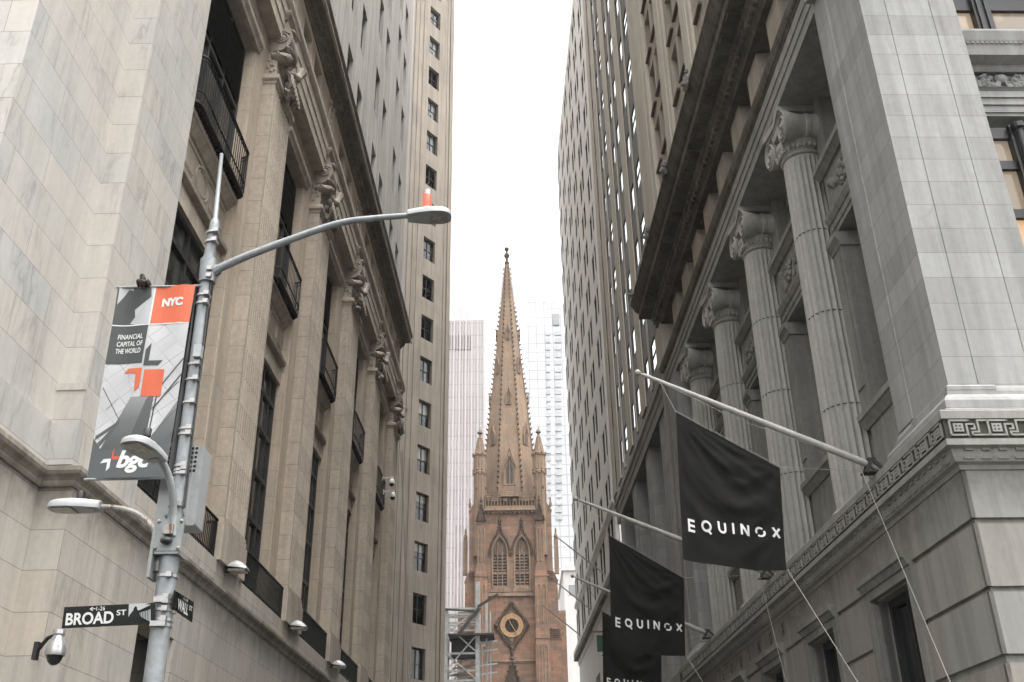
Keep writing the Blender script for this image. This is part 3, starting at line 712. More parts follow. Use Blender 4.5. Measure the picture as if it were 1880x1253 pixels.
# columns
def column_meshes():
    sh = MB(); nfl = 24; sub = 6; n = nfl*sub
    zs = [7.62,7.66,7.72,7.80] + [7.80+(15.95-7.80)*i/16 for i in range(1,16)] + [15.80,15.90,15.96]
    rows = []
    for z in zs:
        t = (z-7.6)/8.4; R = .525-.075*t**1.6; fd = .040*min(1,max(0,(z-7.66)/.14))*min(1,max(0,(15.93-z)/.12))
        row = []
        for k in range(n):
            ph = (k % sub)/sub; dd = fd*math.sin(PI*min(1,max(0,(ph-.1)/.8)))**.6 if .1 < ph < .9 else 0
            a = 2*PI*k/n; row.append(((R-dd)*math.cos(a),(R-dd)*math.sin(a),z))
        rows.append(row)
    vs = [p for r in rows for p in r]; fs = []
    for i in range(len(zs)-1):
        for k in range(n): l=(k+1)%n; fs.append((i*n+k,i*n+l,(i+1)*n+l,(i+1)*n+k))
    sh.add(vs, fs)
    jt = MB()
    for z in (9.7,11.85,13.9):                                    # drum joints: fine dark rings in the flutes
        t = (z-7.6)/8.4; R = .525-.075*t**1.6
        jt.lathe([(R-.03,z-.004),(R-.012,z-.004),(R-.012,z+.004),(R-.03,z+.004)], 96)
    ba = MB().lathe([(.70,7.18),(.70,7.26),(.69,7.26),(.72,7.29),(.73,7.34),(.70,7.39),(.63,7.42),(.60,7.45),(.62,7.48),(.645,7.52),(.62,7.56),(.57,7.58),(.56,7.62),(.5,7.63)], 48)
    ba.box(-.76,.76,-.76,.76,7.16,7.20)
    ca = MB()
    ca.lathe([(.44,15.92),(.50,15.93),(.53,15.97),(.50,16.01),(.47,16.03),(.56,16.16),(.63,16.30),(.60,16.45),(.4,16.5)], 40)
    for k in range(26): a = 2*PI*k/26; ca.ball((.565*math.cos(a),.565*math.sin(a),16.15),(.045,.045,.07),6,5)      # egg and dart ring
    for k in range(40): a = 2*PI*k/40; ca.ball((.525*math.cos(a),.525*math.sin(a),15.97),.028,5,4)
    for sy in (-1,1):                                              # bolsters joining street and rear volutes
        pr_ = [(.40,-.60),(.395,-.50),(.36,-.38),(.325,-.20),(.31,-.07),(.335,-.05),(.335,.05),(.31,.07),(.325,.2),(.36,.38),(.395,.5),(.40,.60)]
        b = MB().lathe([(r,z) for r,z in pr_], 28)
        ca.add([(z, sy*.60+x, 16.62+y) for x,y,z in b.v], b.f)
        for sx in (-1,1):
            pts = []
            for t in range(64):
                a = t/63*5.2*PI; R = .385*(1-t/68); pts.append((sx*.615, sy*.60+sy*R*math.sin(a), 16.62+R*math.cos(a)))
            ca.tube(pts, [.036*(1-.5*i/63) for i in range(64)], 6)
            ca.ball((sx*.62,sy*.60,16.62),(.05,.075,.075),10,7)
    ca.box(-.60,.60,-.55,.55,16.70,16.98)
    for sx in (-1,1):
        ca.tube([(sx*.60,-.6,17.02),(sx*.60,-.3,16.96),(sx*.60,0,16.94),(sx*.60,.3,16.96),(sx*.60,.6,17.02)], .035, 6)
        for i in range(3): ca.ball((sx*.58,-.22+.22*i,16.80),(.04,.07,.10),8,6)
        for sy in (-1,1):                                          # garland hanging from the volutes
            for i in range(5): ca.ball((sx*.56,sy*(.33-.02*i),16.36-.065*i),(.04,.04,.04),6,5)
    ca.prism_z([(-.70,-.70),(-.62,0),(-.70,.70),(.70,.70),(.62,0),(.70,-.70)], 17.04, 17.20)
    return sh, jt, ba, ca
sh, jt, ba, ca = column_meshes()
ms = sh.mesh('column_shaft', M['colgrey'], 'a'); mj = jt.mesh('drum_joint', M['ceil']); mb_ = ba.mesh('column_base', M['colgrey'], 'a'); ca.mapped(lambda x,y,z:(x*.90,y*.90,z if z > 17.03 else 16.95+(z-16.95)*.94)); mc = ca.mesh('ionic_capital', M['colgrey'], 'a')
for v in (19.07,23.15,27.22,31.3):
    o = col.put('column', ms, (7.42,v,0)); col.put('drum_joint', mj, 0, 0, o); col.put('column_base', mb_, 0, 0, o); col.put('capital', mc, 0, 0, o)
# entablature over the colonnade
apath = [(6.84,15.30),(6.84,34.85),(9,34.85)]
col.part('architrave', MB().sweep(apath, [(-1.25,17.2),(0,17.2),(0,17.46),(.03,17.465),(.03,17.70),(.06,17.705),(.06,17.96),(.02,17.98),(-1.25,17.98)], 1), M['grey'])
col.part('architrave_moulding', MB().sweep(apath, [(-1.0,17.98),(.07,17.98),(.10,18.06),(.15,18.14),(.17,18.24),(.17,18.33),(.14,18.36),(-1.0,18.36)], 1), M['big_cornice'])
eg = MB(); v = 15.35
while v < 34.8: eg.ball((6.715,v,18.10),(.03,.028,.055),5,4); v += .085
col.part('egg_and_dart', eg, M['big_cornice'], smooth=True)
pe = MB().box(6.60,8.5,13.36,15.30,17.2,17.98).box(6.55,8.5,13.30,15.30,17.98,18.36); col.part('pier_entablature', pe, M['grey'])
# loggia: rear wall, infill storeys
lg = MB(); BW = 8.0; bays = [(15.6,18.35),(19.8,22.45),(23.9,26.5),(27.95,30.6)]
lg.facade(lambda a,z,d:(BW+d,a,z), 15.2, 34.8, 7.18, 17.2, [(a+.25,b-.25,9.4,13.2) for a,b in bays]+[(a+.25,b-.25,15.3,16.9) for a,b in bays], .25)
col.part('loggia_wall', lg, M['grey'])
col.part('loggia_ceiling', MB().box(6.9,8.1,15.3,34.8,17.22,17.3), M['ceil'])
for a,b in bays:
    X = 7.55; s = MB()
    s.box(X,BW,a,b,13.9,15.0)
    s.prism_y([(BW,15.0),(X-.06,15.0),(X-.16,15.10),(X-.20,15.12),(X-.20,15.26),(X-.14,15.30),(BW,15.34)], a-.1, b+.1)
    s.prism_y([(BW,13.50),(X,13.50),(X,13.62),(X-.03,13.63),(X-.03,13.78),(X-.06,13.79),(X-.12,13.92),(X-.12,13.98),(BW,13.98)], a-.1, b+.1)
    R = random.Random(int(a*7))
    for i in range(26): s.ball((X-.02,a+.3+R.random()*(b-a-.6),14.5+R.uniform(-.26,.26)),(.06,.12,.10),7,5,.5,i)
    s.box(X-.02,BW,a-.05,a+.22,9.4,13.5); s.box(X-.02,BW,b-.30,b+.30,9.4,13.2); s.box(X-.05,X-.02,b-.18,b+.18,9.9,12.9); s.prism_y([(BW,13.1),(X-.04,13.1),(X-.06,13.2),(X-.14,13.3),(X-.14,13.42),(BW,13.46)],b-.34,b+.34); s.box(X+.1,BW,b-.22,b+.30,15.34,17.2)
    for y in (a-.08,): s.box(X-.06,BW,y,y+.33,13.2,13.5)
    s.box(X,BW,a,b,7.18,9.05); s.prism_y([(BW,9.05),(X-.04,9.05),(X-.14,9.2),(X-.18,9.22),(X-.18,9.34),(BW,9.42)], a-.15, b+.15)
    s.box(X-.02,X,a+.35,b-.35,7.6,8.75)
    col.part('bay_infill', s, M['grey_trim'])
kind_log = WinKind('loggia_window', 2.1, 3.8, 2, [.6], M['frame'], M['glass'], bar=.12, edge=.14, d=.14)
kind_log2 = WinKind('loggia_upper_window', 2.1, 1.6, 2, 1, M['frame'], M['glass'], bar=.12, edge=.14, d=.14)
for a,b in bays:
    kind_log.put(col, (8.15,(a+b)/2,11.3)); kind_log2.put(col, (8.15,(a+b)/2,16.1))
# front bay to the right of the pier, facing the crossing
fb = MB(); Y = 14.4; fb.facade(lambda a,z,d:(a,15.0+d,z), 8.4, 14, 7.18, 26, [(8.6,13.0,8.2,13.4),(8.6,13.0,15.4,20)], .3); col.part('front_wall', fb, M['grey'])
f = MB()
f.box(8.3,13.4,Y,15.0,13.55,14.06); [f.box(8.3,13.4,Y-.03-.03*i,Y,13.62+.15*i,14.06) for i in range(3)]
f.prism_x([(Y,14.06),(Y-.06,14.06),(Y-.14,14.12),(Y,14.16)], 8.3, 13.4)
f.box(8.3,13.4,Y+.06,15,14.06,14.60); f.prism_x([(15,14.56),(Y-.04,14.56),(Y-.08,14.62),(Y-.08,14.70),(Y-.3,14.74),(Y-.32,14.95),(Y-.36,15.05),(Y-.40,15.24),(Y-.38,15.30),(15,15.36)], 8.3, 13.4)
x = 8.4
while x < 13: f.box(x,x+.05,Y-.35,Y-.30,14.98,15.20); x += .09
col.part('front_spandrel', f, M['grey_pier'])
gl = MB(); R = random.Random(5); X0 = 9.62
for sx in (-1,1):
    for i in range(70): gl.ball((X0+sx*(.42+R.gauss(0,.17)),Y+.04,14.30+R.gauss(0,.085)),(.07,.07,.055),7,5,.5,i)
    gl.prism_y([(X0+sx*.02,14.40),(X0+sx*.12,14.36),(X0+sx*.22,14.15),(X0+sx*.10,14.12)], Y-.02, Y+.08)
for i in range(40): gl.ball((X0+1.6+R.gauss(0,.3),Y+.04,14.30+R.gauss(0,.085)),(.07,.07,.055),7,5,.5,i)
gl.ball((X0,Y+.02,14.43),(.13,.09,.10),10,7)
col.part('carved_swag', gl, M['grey_pier'], smooth=True)
fm = MB()
for z0,z1 in ((8.2,13.36),(15.36,20.0)):
    for x0,x1,y0,y1 in ((8.45,8.75,14.4,14.7),(9.50,9.83,14.42,14.7),(9.56,9.62,14.38,14.42),(9.71,9.77,14.38,14.42),(11.0,11.3,14.42,14.7)): fm.box(x0,x1,y0,y1,z0,z1)
for z0,z1 in ((12.44,12.62),(11.40,11.58),(13.12,13.36),(15.36,15.46),(15.60,15.72),(16.25,17.0)): fm.box(8.45,13.0,14.50,14.62,z0,z1)
fm.lathe([(.07,8.2),(.07,13.2),(.12,13.24),(.12,13.34)], 12, 9.64, 14.38)
col.part('front_window', fm, M['frame'])
pn = MB(); pn.quad((8.45,14.58,8.2),(13,14.58,8.2),(13,14.58,13.3),(8.45,14.58,13.3)); pn.quad((8.45,14.58,15.4),(13,14.58,15.4),(13,14.58,20),(8.45,14.58,20)); col.part('front_pane', pn, M['shop'])
M['lit'] = plain('lit warm blind', (.40,.25,.14,1), .6, 0, .05, 6, 0)
nb = M['lit'].node_tree.nodes; bs = [q for q in nb if q.type == 'BSDF_PRINCIPLED'][0]; bs.inputs['Emission Color'].default_value = (1,.62,.34,1); bs.inputs['Emission Strength'].default_value = .09
col.part('lit_blind', MB().box(8.8,9.48,14.56,14.57,8.4,11.38).box(10.05,11.0,14.56,14.57,15.46,15.60), M['lit'])
# attic storey and big cornice
at_ = MB(); AP = [(19.15-2.02*k) for k in range(-8,3)]
at_.facade(lambda a,z,d:(7.35+d,a,z), 13.4, VEND, 18.3, 20.2, [], .3); col.part('attic_wall', at_, M['grey'])
v = 13.5
while v < VEND-1: col.part('attic_pier', MB().box(6.93,7.4,v,v+1.0,18.6,20.1).box(6.90,7.4,v-.12,v+1.12,18.36,18.6), M['buff']); v += 2.04
v = 14.5
while v < VEND-1.5: col.part('attic_window', MB().box(7.32,7.345,v+.28,v+.78,18.62,19.75), M['glass']); v += 2.04
kpath = [(30,13.2),(6.75,13.2),(6.75,34.85),(10,34.85)]
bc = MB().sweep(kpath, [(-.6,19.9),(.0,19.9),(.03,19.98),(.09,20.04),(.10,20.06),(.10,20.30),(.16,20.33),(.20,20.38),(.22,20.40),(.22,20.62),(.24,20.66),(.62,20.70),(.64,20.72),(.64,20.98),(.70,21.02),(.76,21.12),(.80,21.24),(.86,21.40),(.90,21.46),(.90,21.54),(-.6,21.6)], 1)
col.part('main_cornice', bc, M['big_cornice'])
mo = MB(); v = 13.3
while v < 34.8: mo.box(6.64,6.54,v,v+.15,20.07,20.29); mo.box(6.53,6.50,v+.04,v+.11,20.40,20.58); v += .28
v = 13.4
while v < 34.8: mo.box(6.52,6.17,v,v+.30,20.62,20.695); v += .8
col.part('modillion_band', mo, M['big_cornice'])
for v in (14.5,18.5,22.55,26.7,30.6,34.75):
    m = MB(); R = random.Random(int(v)); X = 5.83
    m.ball((X,v,21.50),(.13,.16,.20),9,7,.3,v); [m.ball((X-.03,v+R.uniform(-.2,.2),21.5+R.uniform(-.18,.26)),(.07,.07,.08),6,5,.5,i) for i in range(12)]
    m.ball((X-.1,v,21.44),(.1,.09,.08),7,5)
    col.part('lion_head', m, M['grey_trim'], smooth=True)
# upper shaft
su = MB(); X = 6.86; wins = []; piers = []
v = 32.45
while v > 13.5:
    wins += [(v-.98,v), (v-2.22,v-1.24)]; piers.append((v-3.62,v-2.28)); v -= 4.0
SZR = [22.85+2.83*k for k in range(0,11)]
sw_ = [(a,b,z,z+2.1,.5) for a,b in wins if a > 13.6 for z in SZR]
su.facade(lambda a,z,d:(X+d,a,z), 13.4, VEND, 21.5, 56, sw_, .5)
su.quad((X,VEND,18),(X,VEND,56),(22,VEND,56),(22,VEND,18)); su.quad((X,13.4,21.5),(X,13.4,56),(22,13.4,56),(22,13.4,21.5)); su.quad((X,13.4,56),(X,VEND,56),(22,VEND,56),(22,13.4,56))
col.part('upper_wall', su, M['buff'])
sp = MB()
for a,b in piers:
    if a > 13.4: col.part('shaft_pier', MB().box(X-.10,X,a,b,21.5,56).box(X-.14,X-.10,a+.38,b-.38,21.5,56), M['buff2'])
sp.box(X-.14,X,32.6,34.86,21.5,56); sp.box(X-.18,X-.14,33.2,34.2,21.5,56); sp.tube([(X-.03,32.5,21.5),(X-.03,32.5,56)],.05,6)
col.part('shaft_pier', sp, M['buff2'])
sl = MB(); sl.box(-.12,.02,-.42,.50,-.10,0); ms_ = sl.mesh('window_sill', M['soot_shade'])  # dark cornice stone paints the shaded undersides into the window sills
su_dark = None
kind_up2 = WinKind('shaft_window', .98, 2.1, 1, [.5], M['frame'], M['glass'])
ws = sorted(sw_, key=lambda h: (h[2]-1.6)**2+h[0]**2)
for i,h in enumerate(ws):
    if i < 96:
        o = kind_up2.put(col, (X+.46,(h[0]+h[1])/2,(h[2]+h[3])/2))
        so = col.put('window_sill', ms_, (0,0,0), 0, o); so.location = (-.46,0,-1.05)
m = MB(); 
for h in ws[96:]: q = win_frame(.98,2.1,1,[.5]); cx,cy,cz = X+.46,(h[0]+h[1])/2,(h[2]+h[3])/2; m.add([(a+cx,b+cy,c+cz) for a,b,c in q.v], q.f); m.quad((cx,h[0],h[2]),(cx,h[1],h[2]),(cx,h[1],h[3]),(cx,h[0],h[3]))
if ws[96:]: col.part('window', m, M['glass'])['kind'] = 'stuff'

# ================================================================ RIGHT: tower with stone piers and dark spandrels
t2 = Thing('pier_tower', 'tall tower of pale stone piers with dark spandrels above a row of flat pilasters', 'building', (6.8,VEND,0), YAW_R)
V0, V1 = 34.85, 51.3
PC = [35.0,39.75,44.2,48.7]; TH = [37.5,42.05,46.6]
b = MB(); 
b.facade(lambda a,z,d:(7.5+d,a,z), V0, V1, 0, 17.2, [(37.0,38.7,8.4,16.2),(41.4,43.2,8.4,16.2),(45.9,47.6,8.4,16.2)], .3); t2.part('base_wall', b, M['grey'])
t2.part('entablature', MB().sweep([(6.84,V0+.02),(6.84,V1),(9,V1)], [(-.9,17.1),(0,17.1),(0,17.55),(.03,17.56),(.03,17.9),(.1,17.98),(.10,18.1),(.0,18.12),(0,18.5),(-.9,18.5)], 1), M['grey'])
t2.part('entablature_band', MB().box(6.78,7.2,V0+.05,V1,18.14,18.46), M['spandrel'])
for c in (36.2,40.15,44.6,49.3):
    p = MB().box(6.92,7.6,c-.05,c+1.25,7.2,17.1)
    for i in range(3): p.box(6.905,6.92,c+.25+.24*i,c+.40+.24*i,15.7,16.5)
    t2.part('pilaster', p, M['grey_pier'])
kind_t2b = WinKind('base_window', 1.75, 7.8, 2, 5, M['frame'], M['glass'], bar=.1)
for a in (37.85,42.3,46.75): kind_t2b.put(t2, (7.7,a,12.3))
t2.part('base_cornice', MB().sweep([(6.6,VEND+.02),(6.6,V1)], [(-.9,6.4),(.05,6.4),(.2,6.63),(.2,7.1),(-.9,7.2)], 1), M['fret'])
t2.part('plinth_wall', MB().box(6.64,7.6,VEND+.03,V1,0,6.4), M['grey_base'])
for c in PC: t2.part('stone_pier', MB().box(6.72,7.4,c-.68,c+.68,18.5,66), M['buff2'])
pi_ = MB()
pi_.box(6.72,7.4,50.2,V1,18.5,66); pi_.quad((6.9,V1,18.5),(6.9,V1,66),(20,V1,66),(20,V1,18.5)); pi_.quad((6.9,V0,50),(6.9,V0,66),(20,V0,66),(20,V0,50)); pi_.quad((7,V0,66),(7,V1,66),(20,V1,66),(20,V0,66))
t2.part('end_wall', pi_, M['buff2'])
for c in TH: t2.part('mullion', MB().box(6.74,7.2,c-.16,c+.16,18.5,66), M['buff2'])
sd = MB()
t2c = [(35.7,37.32),(37.68,39.05),(40.45,41.87),(42.23,43.5),(44.9,46.42),(46.78,48.0),(49.4,50.2)]
fl0 = 19.0; rows_ = [fl0+2.97*k for k in range(16)]
for a,b_ in t2c:
    sd.facade(lambda q,z,d:(6.765+d,q,z), a, b_, 18.5, 66, [(a+.24,b_-.24,z,z+1.3,.025) for z in rows_], .025)
t2.part('spandrel', sd, M['spandrel'])
kw = {}
cnt = 0
for a,b_ in t2c:
    w_ = round(b_-a-.48,2)
    if w_ not in kw: kw[w_] = WinKind('tower_window', w_, 1.3, 1, [.5] if w_ > 1 else 1, M['frame'], M['glass_sky'], bar=.025, edge=.03, d=.03)
    for z in rows_:
        if cnt < 99: kw[w_].put(t2, (6.79,(a+b_)/2,z+.65)); cnt += 1
m = MB()
for i,(a,b_,z) in enumerate([(a,b_,z) for a,b_ in t2c for z in rows_]):
    if i >= 99: m.quad((6.79,a+.24,z),(6.79,b_-.24,z),(6.79,b_-.24,z+1.3),(6.79,a+.24,z+1.3))
if m.f: t2.part('window', m, M['glass_sky'])['kind'] = 'stuff'

# ================================================================ RIGHT: pale tower with slit windows
t3 = Thing('pale_tower', 'pale stone tower with close rows of paired slit windows at the end of the street', 'building', (6.8,51.4,0), YAW_R)
A0, A1, ZT = 51.4, 76.8, 60.8
prs = [52.75+4.43*k for k in range(6)]
cols3 = [c for p in prs for c in (p, p+1.45)]
rows3 = [z for z in [21.7+3.0*k for k in range(13)] if z+1.9 < ZT]
h3 = [(c,c+1.16,z-.0,z+1.95,.3) for c in cols3 for z in rows3] + [(c,c+1.16,15.6,18.0,.3) for c in cols3] + [(c,c+1.16,18.9,20.6,.3) for c in cols3]
w3 = MB().facade(lambda a,z,d:(6.8+d,a,z), A0+.45, A1, 14.3, ZT, h3, .34)
w3.quad((6.8,A1,0),(6.8,A1,ZT),(22,A1,ZT),(22,A1,0)); w3.quad((6.8,A0,50),(6.8,A0,ZT),(22,A0,ZT),(22,A0,50)); w3.quad((6.8,A0,ZT),(6.8,A1,ZT),(22,A1,ZT),(22,A0,ZT))
w3.box(6.72,6.8,A0+.5,A0+1.05,18.6,ZT); w3.box(6.95,7.3,A0,A0+.5,18.6,ZT); w3.box(6.7,7.0,A0-.1,A0+.12,18.6,ZT)
w3.facade(lambda a,z,d:(6.8+d,a,z), A0, A1, 0, 14.3, [(54,56.5,9.2,11.6),(58.5,61,9.2,11.6),(63,65.5,9.2,11.6),(67.5,70,9.2,11.6),(72,74.5,9.2,11.6),(54,57,1,8),(59,62,1,8),(64,67,1,8),(69,72,1,8)], .5)
t3.part('wall', w3, M['white'])
t3.part('belt_course', MB().sweep([(6.8,A0),(6.8,A1),(9,A1)], [(-.2,18.2),(.03,18.2),(.06,18.3),(.16,18.36),(.18,18.4),(.18,18.62),(.06,18.7),(-.2,18.72)], 1).sweep([(6.8,A0),(6.8,A1)], [(-.1,18.0),(.03,18.0),(.03,18.1),(-.1,18.1)], 1), M['white'])
t3.part('cornice', MB().sweep([(6.8,A0),(6.8,A1),(9,A1)], [(-.2,14.2),(.06,14.2),(.10,14.5),(.14,14.55),(.32,14.9),(.36,14.95),(.36,15.2),(.2,15.25),(-.2,15.3)], 1), M['white'])
dn = MB(); v = A0
while v < A1: dn.box(6.42,6.72,v,v+.2,14.5,14.9); v += .42
t3.part('dentil_band', dn, M['grey_trim'])
kind_slit = WinKind('slit_window', 1.155, 1.945, 1, 1, M['frame'], M['glass'], bar=.04, edge=.05, d=.28)
for i,h in enumerate(sorted(h3, key=lambda h: h[0]**2+(h[2]-1.6)**2)):
    if h[3]-h[2] == 1.95 or abs(h[3]-h[2]-1.95) < .01:
        pass
near = sorted([h for h in h3 if abs(h[3]-h[2]-1.95) < .01], key=lambda h: h[0]**2+(h[2]-1.6)**2)
for h in near[:98]: kind_slit.put(t3, (6.985,(h[0]+h[1])/2,(h[2]+h[3])/2))
m = MB()
for h in near[98:]+[h for h in h3 if abs(h[3]-h[2]-1.95) >= .01]:
    q = win_frame(1.155,h[3]-h[2]-.005,1,1,bar=.04,edge=.05,d=.28); m.add([(a+6.985,b+(h[0]+h[1])/2,c+(h[2]+h[3])/2) for a,b,c in q.v], q.f); m.quad((7.0,h[0],h[2]),(7.0,h[1],h[2]),(7.0,h[1],h[3]),(7.0,h[0],h[3]))
t3.part('window', m, M['frame'])['kind'] = 'stuff'
t3.part('lower_window', MB().box(7.2,7.25,A0+.5,A1-.5,.5,12), M['glass'])
t3.part('roof_mast', MB().tube([(7.2,75.8,ZT),(7.2,75.8,ZT+3.2)],.07,6).box(6.9,7.5,75.6,76.0,ZT,ZT+.9), M['lampgrey'])
s = Thing('hanging_sign', 'small green and brown hanging shop sign on the pale tower', 'sign', (6.6,58.8,11.6), YAW_R)
s.part('panel', MB().box(6.25,6.6,58.7,58.8,12.0,12.9), M['greensign']); s.part('bracket', MB().tube([(6.8,58.75,13.1),(5.85,58.75,13.1)],.04,6).tube([(6.8,58.75,11.8),(6.5,58.75,11.8)],.03,6), M['rubber'])
# ================================================================ lettering
def text_mesh(s, bold=0.0, shear=0.0, spacing=1.0):
    cu = bpy.data.curves.new('lettering','FONT'); cu.body = s; cu.size = 1; cu.offset = bold; cu.shear = shear; cu.space_character = spacing; cu.resolution_u = 4
    ob = bpy.data.objects.new('lettering', cu); C.objects.link(ob)
    dg = bpy.context.evaluated_depsgraph_get(); dg.update(); ev = ob.evaluated_get(dg); me = ev.to_mesh()
    vs = [(v.co.x,v.co.y) for v in me.vertices]; fs = [tuple(p.vertices) for p in me.polygons]
    ev.to_mesh_clear(); bpy.data.objects.remove(ob); bpy.data.curves.remove(cu)
    x0 = min(v[0] for v in vs); x1 = max(v[0] for v in vs); y0 = min(v[1] for v in vs); y1 = max(v[1] for v in vs)
    return [((x-x0)/(x1-x0), (y-y0)/(y1-y0)) for x,y in vs], fs
def lettering(mb, s, rect, surf, **k):       # rect (a0,a1,b0,b1) in surface coordinates; surf maps (a,b)->3d
    vs, fs = text_mesh(s, **k); a0,a1,b0,b1 = rect
    mb.add([surf(a0+(a1-a0)*x, b0+(b1-b0)*y) for x,y in vs], fs); return mb
def patch(mb, poly, surf, n=6):              # polygon (quad) subdivided so that it follows the cloth
    if len(poly) == 4:
        a,b,c,d = poly; vs = []; fs = []
        for i in range(n+1):
            for j in range(n+1):
                s,t = i/n, j/n
                x = (a[0]*(1-s)+b[0]*s)*(1-t)+(d[0]*(1-s)+c[0]*s)*t; y = (a[1]*(1-s)+b[1]*s)*(1-t)+(d[1]*(1-s)+c[1]*s)*t
                vs.append(surf(x,y))
        for i in range(n):
            for j in range(n): q = i*(n+1)+j; fs.append((q,q+1,q+n+2,q+n+1))
        mb.add(vs, fs)
    else: mb.poly([surf(x,y) for x,y in poly])
    return mb

# ================================================================ STREET LAMP
PY = 12.3
def P_(x, y, Y=PY): return at_depth(x, y, Y)
lamp = Thing('street_lamp', 'tall grey steel street lamp post with one long arm and two short curved arms', 'street lamp', (-4.2,PY,.14), 0)
pb0 = Vector((-4.20,PY,.14)); p1 = P_(312,1005); p2 = P_(384,470); p3 = P_(394,415); ptop = P_(407,283)
def along(z):                                  # centre line of the pole at height z
    t = (z-pb0.z)/(p2.z-pb0.z); return pb0.lerp(p2, t)
pole = MB().tube([pb0, along(.5), along(5.0), along(5.6), along(7.4), p2], [.16,.125,.118,.085,.082,.078], 16)
lamp.part('pole', pole, M['galv'], smooth=True)
lamp.part('pole_base', MB().lathe([(.26,.14),(.26,.3),(.2,.75),(.15,.85)],12,-4.2,PY), M['galv'])
lamp.part('mast', MB().tube([p2, p3, p3.lerp(ptop,.06), p3.lerp(ptop,.10), ptop], [.075,.072,.062,.036,.028], 12), M['galv'], smooth=True)
M['clamp'] = plain('bright clamp steel', (.40,.39,.38,1), .4, .7, .2, 15, .1)
for y in (430,447,500,513,545,560,672,700,742,790,800,858,866,872,930,1060,1100,1108,1122,1140,1150):
    c = at_depth(0+ (390 - (y-470)*.1355 if y < 1010 else 313-(y-1005)*.1135) - (6 if y<1010 else 2), y, PY); c = along(c.z) if c.z < p2.z else p2.lerp(p3,(c.z-p2.z)/(p3.z-p2.z))
    r = .098 if c.z > 5.5 else .132
    bands = MB().lathe([(r-.02,c.z-.016),(r,c.z-.016),(r,c.z+.016),(r-.02,c.z+.016)],16,c.x,c.y); bands.box(c.x+.03,c.x+.10,c.y-r-.035,c.y-r+.03,c.z-.03,c.z+.03); lamp.part('clamp_band', bands, M['clamp'])
dk = MB()
for y,h in ((655,.11),(758,.02),(690,.05)): c = along(P_(345,y).z); r=.094; dk.lathe([(r-.02,c.z-h/2),(r,c.z-h/2),(r,c.z+h/2),(r-.02,c.z+h/2)],16,c.x,c.y)
lamp.part('junction_box', MB().box(*(lambda c:(c.x+.02,c.x+.12,c.y-.19,c.y-.09,c.z-.09,c.z+.09))(along(P_(362,655).z))), M['lampgrey'])
lamp.part('cable', MB().tube([along(8.9)+Vector((.085,-.04,0)),along(7.2)+Vector((.10,-.03,0)),along(6.6)+Vector((.10,-.03,0)),along(5.6)+Vector((.11,-.02,0))], .012, 6), M['rubber'])
def curve(pts, n=8):                           # Catmull-Rom through points
    P = [pts[0]]+list(pts)+[pts[-1]]; out = []
    for i in range(1,len(P)-2):
        for j in range(n):
            t = j/n; a,b,c,d = P[i-1],P[i],P[i+1],P[i+2]
            out.append(.5*((2*b)+(c-a)*t+(2*a-5*b+4*c-d)*t*t+(3*b-a-3*c+d)*t**3))
    out.append(P[-2]); return out
arm1 = curve([P_(388,500),P_(440,476),P_(520,445),P_(620,411),P_(690,401),P_(752,396)])
lamp.part('lamp_arm', MB().tube(arm1, [.062-.022*i/len(arm1) for i in range(len(arm1))], 12), M['galv'], smooth=True)
lamp.part('arm_collar', MB().tube([P_(383,478),P_(380,520)], .115, 12).tube([P_(386,503),P_(402,494)], .08, 10), M['galv'], smooth=True)
def cobra(tip, heel, w, mat, name='lamp_head'):
    """flat LED street light: rounded slab, domed on top, with a recessed lens below"""
    tip, heel = Vector(tip), Vector(heel); ax = (tip-heel); l = ax.length; ax.normalize(); sd = ax.cross(Vector((0,0,1))).normalized(); up = sd.cross(ax)
    h = MB(); rows = []; n = 10
    prof = [(0,.52,.075),(.02,.62,.085),(.3,.86,.10),(.55,1.0,.105),(.8,.96,.095),(.92,.78,.075),(.98,.5,.05),(1.0,.15,.02)]
    for t,ww,hh in prof:
        c = heel + ax*l*t; rows.append([tuple(c + sd*(ww*w/2*math.cos(PI*j/n)) + up*(hh*math.sin(PI*j/n)**.6)) for j in range(n+1)] + [tuple(c - sd*(ww*w/2) - up*.03), tuple(c + sd*(ww*w/2) - up*.03)])
    m = n+3; vs = [p for r in rows for p in r]; fs = []
    for i in range(len(rows)-1):
        for j in range(m): k=(j+1)%m; fs.append((i*m+j,i*m+k,(i+1)*m+k,(i+1)*m+j))
    fs += [tuple(range(m)), tuple(range((len(rows)-1)*m,len(rows)*m))]
    h.add(vs, fs); o = lamp.part(name, h, mat, smooth=True)
    le = MB()
    q = lambda t,s,z: tuple(heel+ax*l*t+sd*w/2*s-up*z)
    le.add([q(.50,-.78,.034),q(.92,-.55,.034),q(.92,.55,.034),q(.50,.78,.034),q(.50,-.78,.044),q(.92,-.55,.044),q(.92,.55,.044),q(.50,.78,.044)],[(0,1,2,3),(4,5,6,7),(0,1,5,4),(1,2,6,5),(2,3,7,6),(3,0,4,7)])
    lamp.part('lens', le, M['lens'], o)
    dd = MB().add([q(.10,-.35,.034),q(.22,-.35,.034),q(.22,.35,.034),q(.10,.35,.034),q(.10,-.35,.046),q(.22,-.35,.046),q(.22,.35,.046),q(.10,.35,.046)],[(0,1,2,3),(4,5,6,7),(0,1,5,4),(1,2,6,5),(2,3,7,6),(3,0,4,7)]); lamp.part('latch', dd, M['lampgrey'], o)
    return o
cobra(P_(829,396), P_(748,398), .36, M['lampgrey'])
bc0 = P_(784,384); bcn = lamp.part('beacon', MB().lathe([(.062,bc0.z),(.065,bc0.z+.03),(.065,bc0.z+.23),(.06,bc0.z+.245)],16,bc0.x,bc0.y), None, smooth=True)
